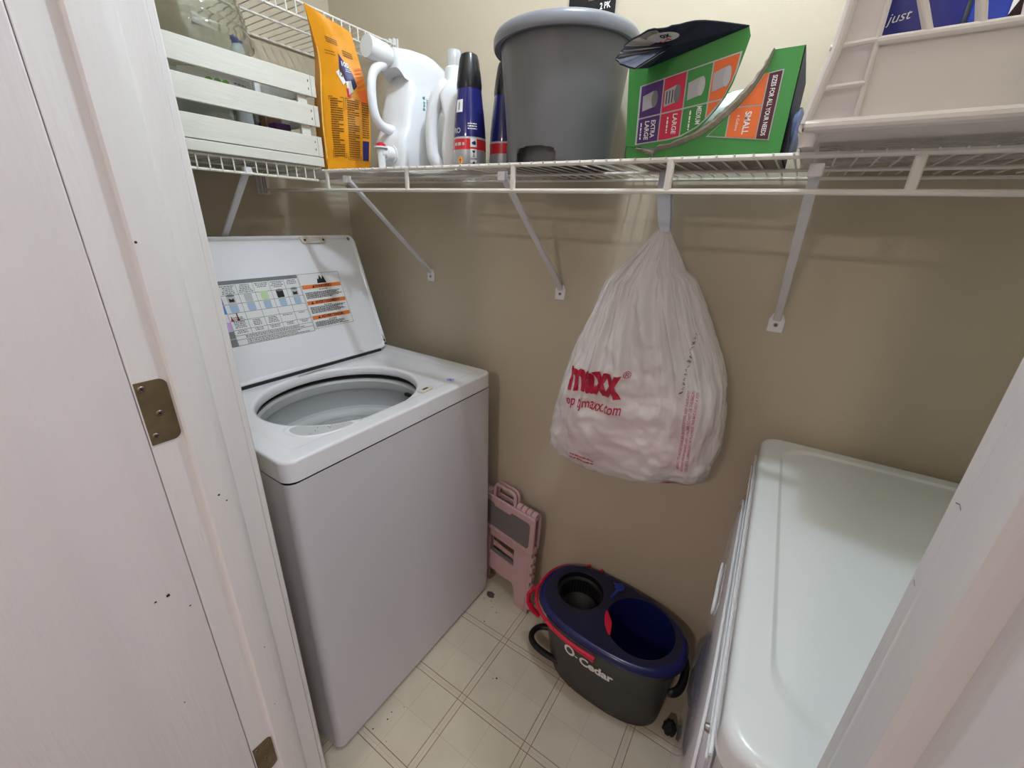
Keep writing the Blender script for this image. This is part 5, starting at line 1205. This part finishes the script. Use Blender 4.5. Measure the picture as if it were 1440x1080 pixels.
# ------------------------------------------------------------------ folded step stool
def stool():
    t = thing('step_stool', 'folded pink step stool leaning between washer and wall', 'step stool', (0.772, -0.056, 0), rotz=math.radians(-9), local=True)
    lean = 0.040
    M = lambda a, w_, z: Vector((a, w_+lean*z, z))
    def slab(poly, w0, w1, name, m, bev=0.002, par=None):
        mb = MB(); mb.prism(poly, lambda a, b: M(a, w0, b), lambda a, b: M(a, w1, b)); return mb.build(name, m, par or t, bevel=bev)
    # leg panel (near side) with a slot: built from pieces around the slot
    for w0, w1, ins, nm in ((-0.013, -0.006, 0.0, 'leg_panel'), (0.004, 0.011, 0.006, 'leg_panel')):
        mb = MB()
        L, R = -0.150+ins, 0.150-ins
        polys = [[(0.078, 0.0), (0.142-ins, 0.0), (0.142-ins, 0.30), (0.062, 0.30), (0.062, 0.09), (0.074, 0.06)],
                 [(L, 0.0), (-0.078, 0.0), (-0.074, 0.06), (-0.062, 0.09), (-0.062, 0.30), (L, 0.30)],
                 [(-0.062, 0.09), (0.062, 0.09), (0.062, 0.165), (-0.062, 0.165)],
                 [(-0.062, 0.245), (0.062, 0.245), (0.062, 0.30), (-0.062, 0.30)]]
        for P in polys: mb.prism(P, lambda a, b: M(a, w0, b), lambda a, b: M(a, w1, b))
        mb.build(nm, 'stool_pink', t)
    for k in range(7):
        z = 0.02+0.042*k
        slab([(0.138, z), (0.150, z+0.004), (0.150, z+0.026), (0.138, z+0.03)], -0.012, 0.006, 'edge_rib', 'stool_pink', 0.001)
    slab([(0.126, 0.0), (0.130, 0.0), (0.130, 0.29), (0.126, 0.29)], -0.0145, -0.013, 'leg_ridge', 'stool_pink', 0.0005)
    slab([(-0.058, 0.165), (0.058, 0.165), (0.050, 0.176), (-0.058, 0.176)], -0.006, 0.004, 'slot_lip', 'stool_pad', 0.001)
    slab([(-0.055, 0.19), (0.05, 0.185), (0.05, 0.20), (-0.055, 0.215)], 0.000, 0.003, 'slot_stay', 'stool_pink', 0.001)
    # folded top platform
    slab(rrect(-0.150, 0.150, 0.275, 0.425, 0.012, 4), -0.020, -0.012, 'platform_leaf', 'stool_pink', 0.003)
    slab(rrect(-0.150, 0.150, 0.285, 0.425, 0.012, 4), 0.010, 0.017, 'platform_leaf', 'stool_pink', 0.003)
    slab([(-0.130, 0.30), (0.122, 0.295), (0.130, 0.305), (0.130, 0.392), (0.122, 0.400), (0.045, 0.400), (0.036, 0.388), (-0.036, 0.388), (-0.045, 0.400), (-0.130, 0.40)], -0.0215, -0.0198, 'grip_pad', 'stool_pad', 0.0006)
    for k in range(4):
        mb = MB(); a = 0.060+0.0225*k; mb.tube([M(a, -0.002, 0.428), M(a+0.019, -0.002, 0.428)], 0.014, 14); mb.build('hinge_barrel', 'stool_pink', t, smooth=True)
        mb = MB(); a = -0.150+0.0225*k; mb.tube([M(a, -0.002, 0.428), M(a+0.019, -0.002, 0.428)], 0.014, 14); mb.build('hinge_barrel', 'stool_pink', t, smooth=True)
    for w_ in (-0.010, 0.008):
        mb = MB(); mb.tube([M(-0.050, w_, 0.412), M(-0.048, w_, 0.462), M(-0.040, w_, 0.472), M(-0.018, w_, 0.475), M(0.0, w_, 0.472), M(0.018, w_, 0.475), M(0.040, w_, 0.470), M(0.048, w_, 0.460), M(0.050, w_, 0.412)], 0.0065, 8, flat=0.8, up=(0, 1, 0)); mb.build('carry_handle', 'stool_pink', t, smooth=True)
    for k in range(6):
        a = -0.11+0.044*k; slab([(a-0.011, 0.279), (a+0.011, 0.279), (a+0.011, 0.287), (a-0.011, 0.287)], -0.0222, -0.019, 'edge_notch', 'stool_pink', 0.0008)
stool()

# ------------------------------------------------------------------ bits on the floor
def lump(name, c, r, seed, m, label, cat, sq=(1, 1, 1)):
    def fn(u, v):
        a = 2*PI*u; b = PI*(v-0.5); d = Vector((math.cos(a)*math.cos(b), math.sin(a)*math.cos(b), math.sin(b)))
        q = 1+0.35*noise.noise(d*1.6+Vector((seed, 0, 0)))+0.22*noise.noise(d*4+Vector((0, seed, 0)))
        p = Vector((d.x*sq[0], d.y*sq[1], d.z*sq[2]))*r*q; z = c[2]+p.z
        return Vector((c[0]+p.x, c[1]+p.y, max(0.0004, z)))
    mb = MB(); mb.grid(fn, 28, 18); return tag(mb.build(name, m, smooth=True, angle=50), label, cat)
lump('rubber_scrap', (1.452, -0.185, 0.016), 0.021, 4.1, 'rubble', 'crumpled black scrap on the floor beside the dryer', 'scrap', (0.8, 0.9, 1.0))
lump('lint_clump', (0.752, -0.100, 0.004), 0.013, 7.7, 'dust', 'grey lint clump on the floor at the washer corner', 'lint', (1.2, 0.8, 0.5))
def crumbs():
    mb = MB(); R_ = random.Random(17)
    for x, y, r in ((0.801, -0.205, 0.0022), (0.815, -0.150, 0.002), (0.79, -0.14, 0.0015), (0.955, -0.345, 0.0028), (0.945, -0.352, 0.0016), (0.742, -0.125, 0.0018), (0.76, -0.62, 0.0022), (0.755, -0.60, 0.0018), (0.775, -0.57, 0.0014), (0.745, -0.66, 0.002), (0.80, -0.66, 0.0012), (0.77, -0.12, 0.0016)):
        mb.lathe([(r, 0.0001), (r*0.8, r*0.6), (r*0.3, r)], 6, (x, y, 0))
    o = mb.build('floor_crumb', 'rubble'); o['kind'] = 'stuff'; tag(o, 'scattered dark crumbs on the vinyl floor by the washer', 'crumbs')
crumbs()

for o in bpy.data.objects:
    if o.type == 'MESH' and o.parent and o.name.split('.')[0] in ('label_text', 'warning_text', 'white_print', 'fine_print', 'label_rule', 'band_print', 'card_print', 'warning_print', 'deck_print', 'icon_print', 'emblem_picture', 'red_streak', 'band_leaf', 'date_code', 'warning_border', 'blue_symbol'):
        o['kind'] = 'stuff'
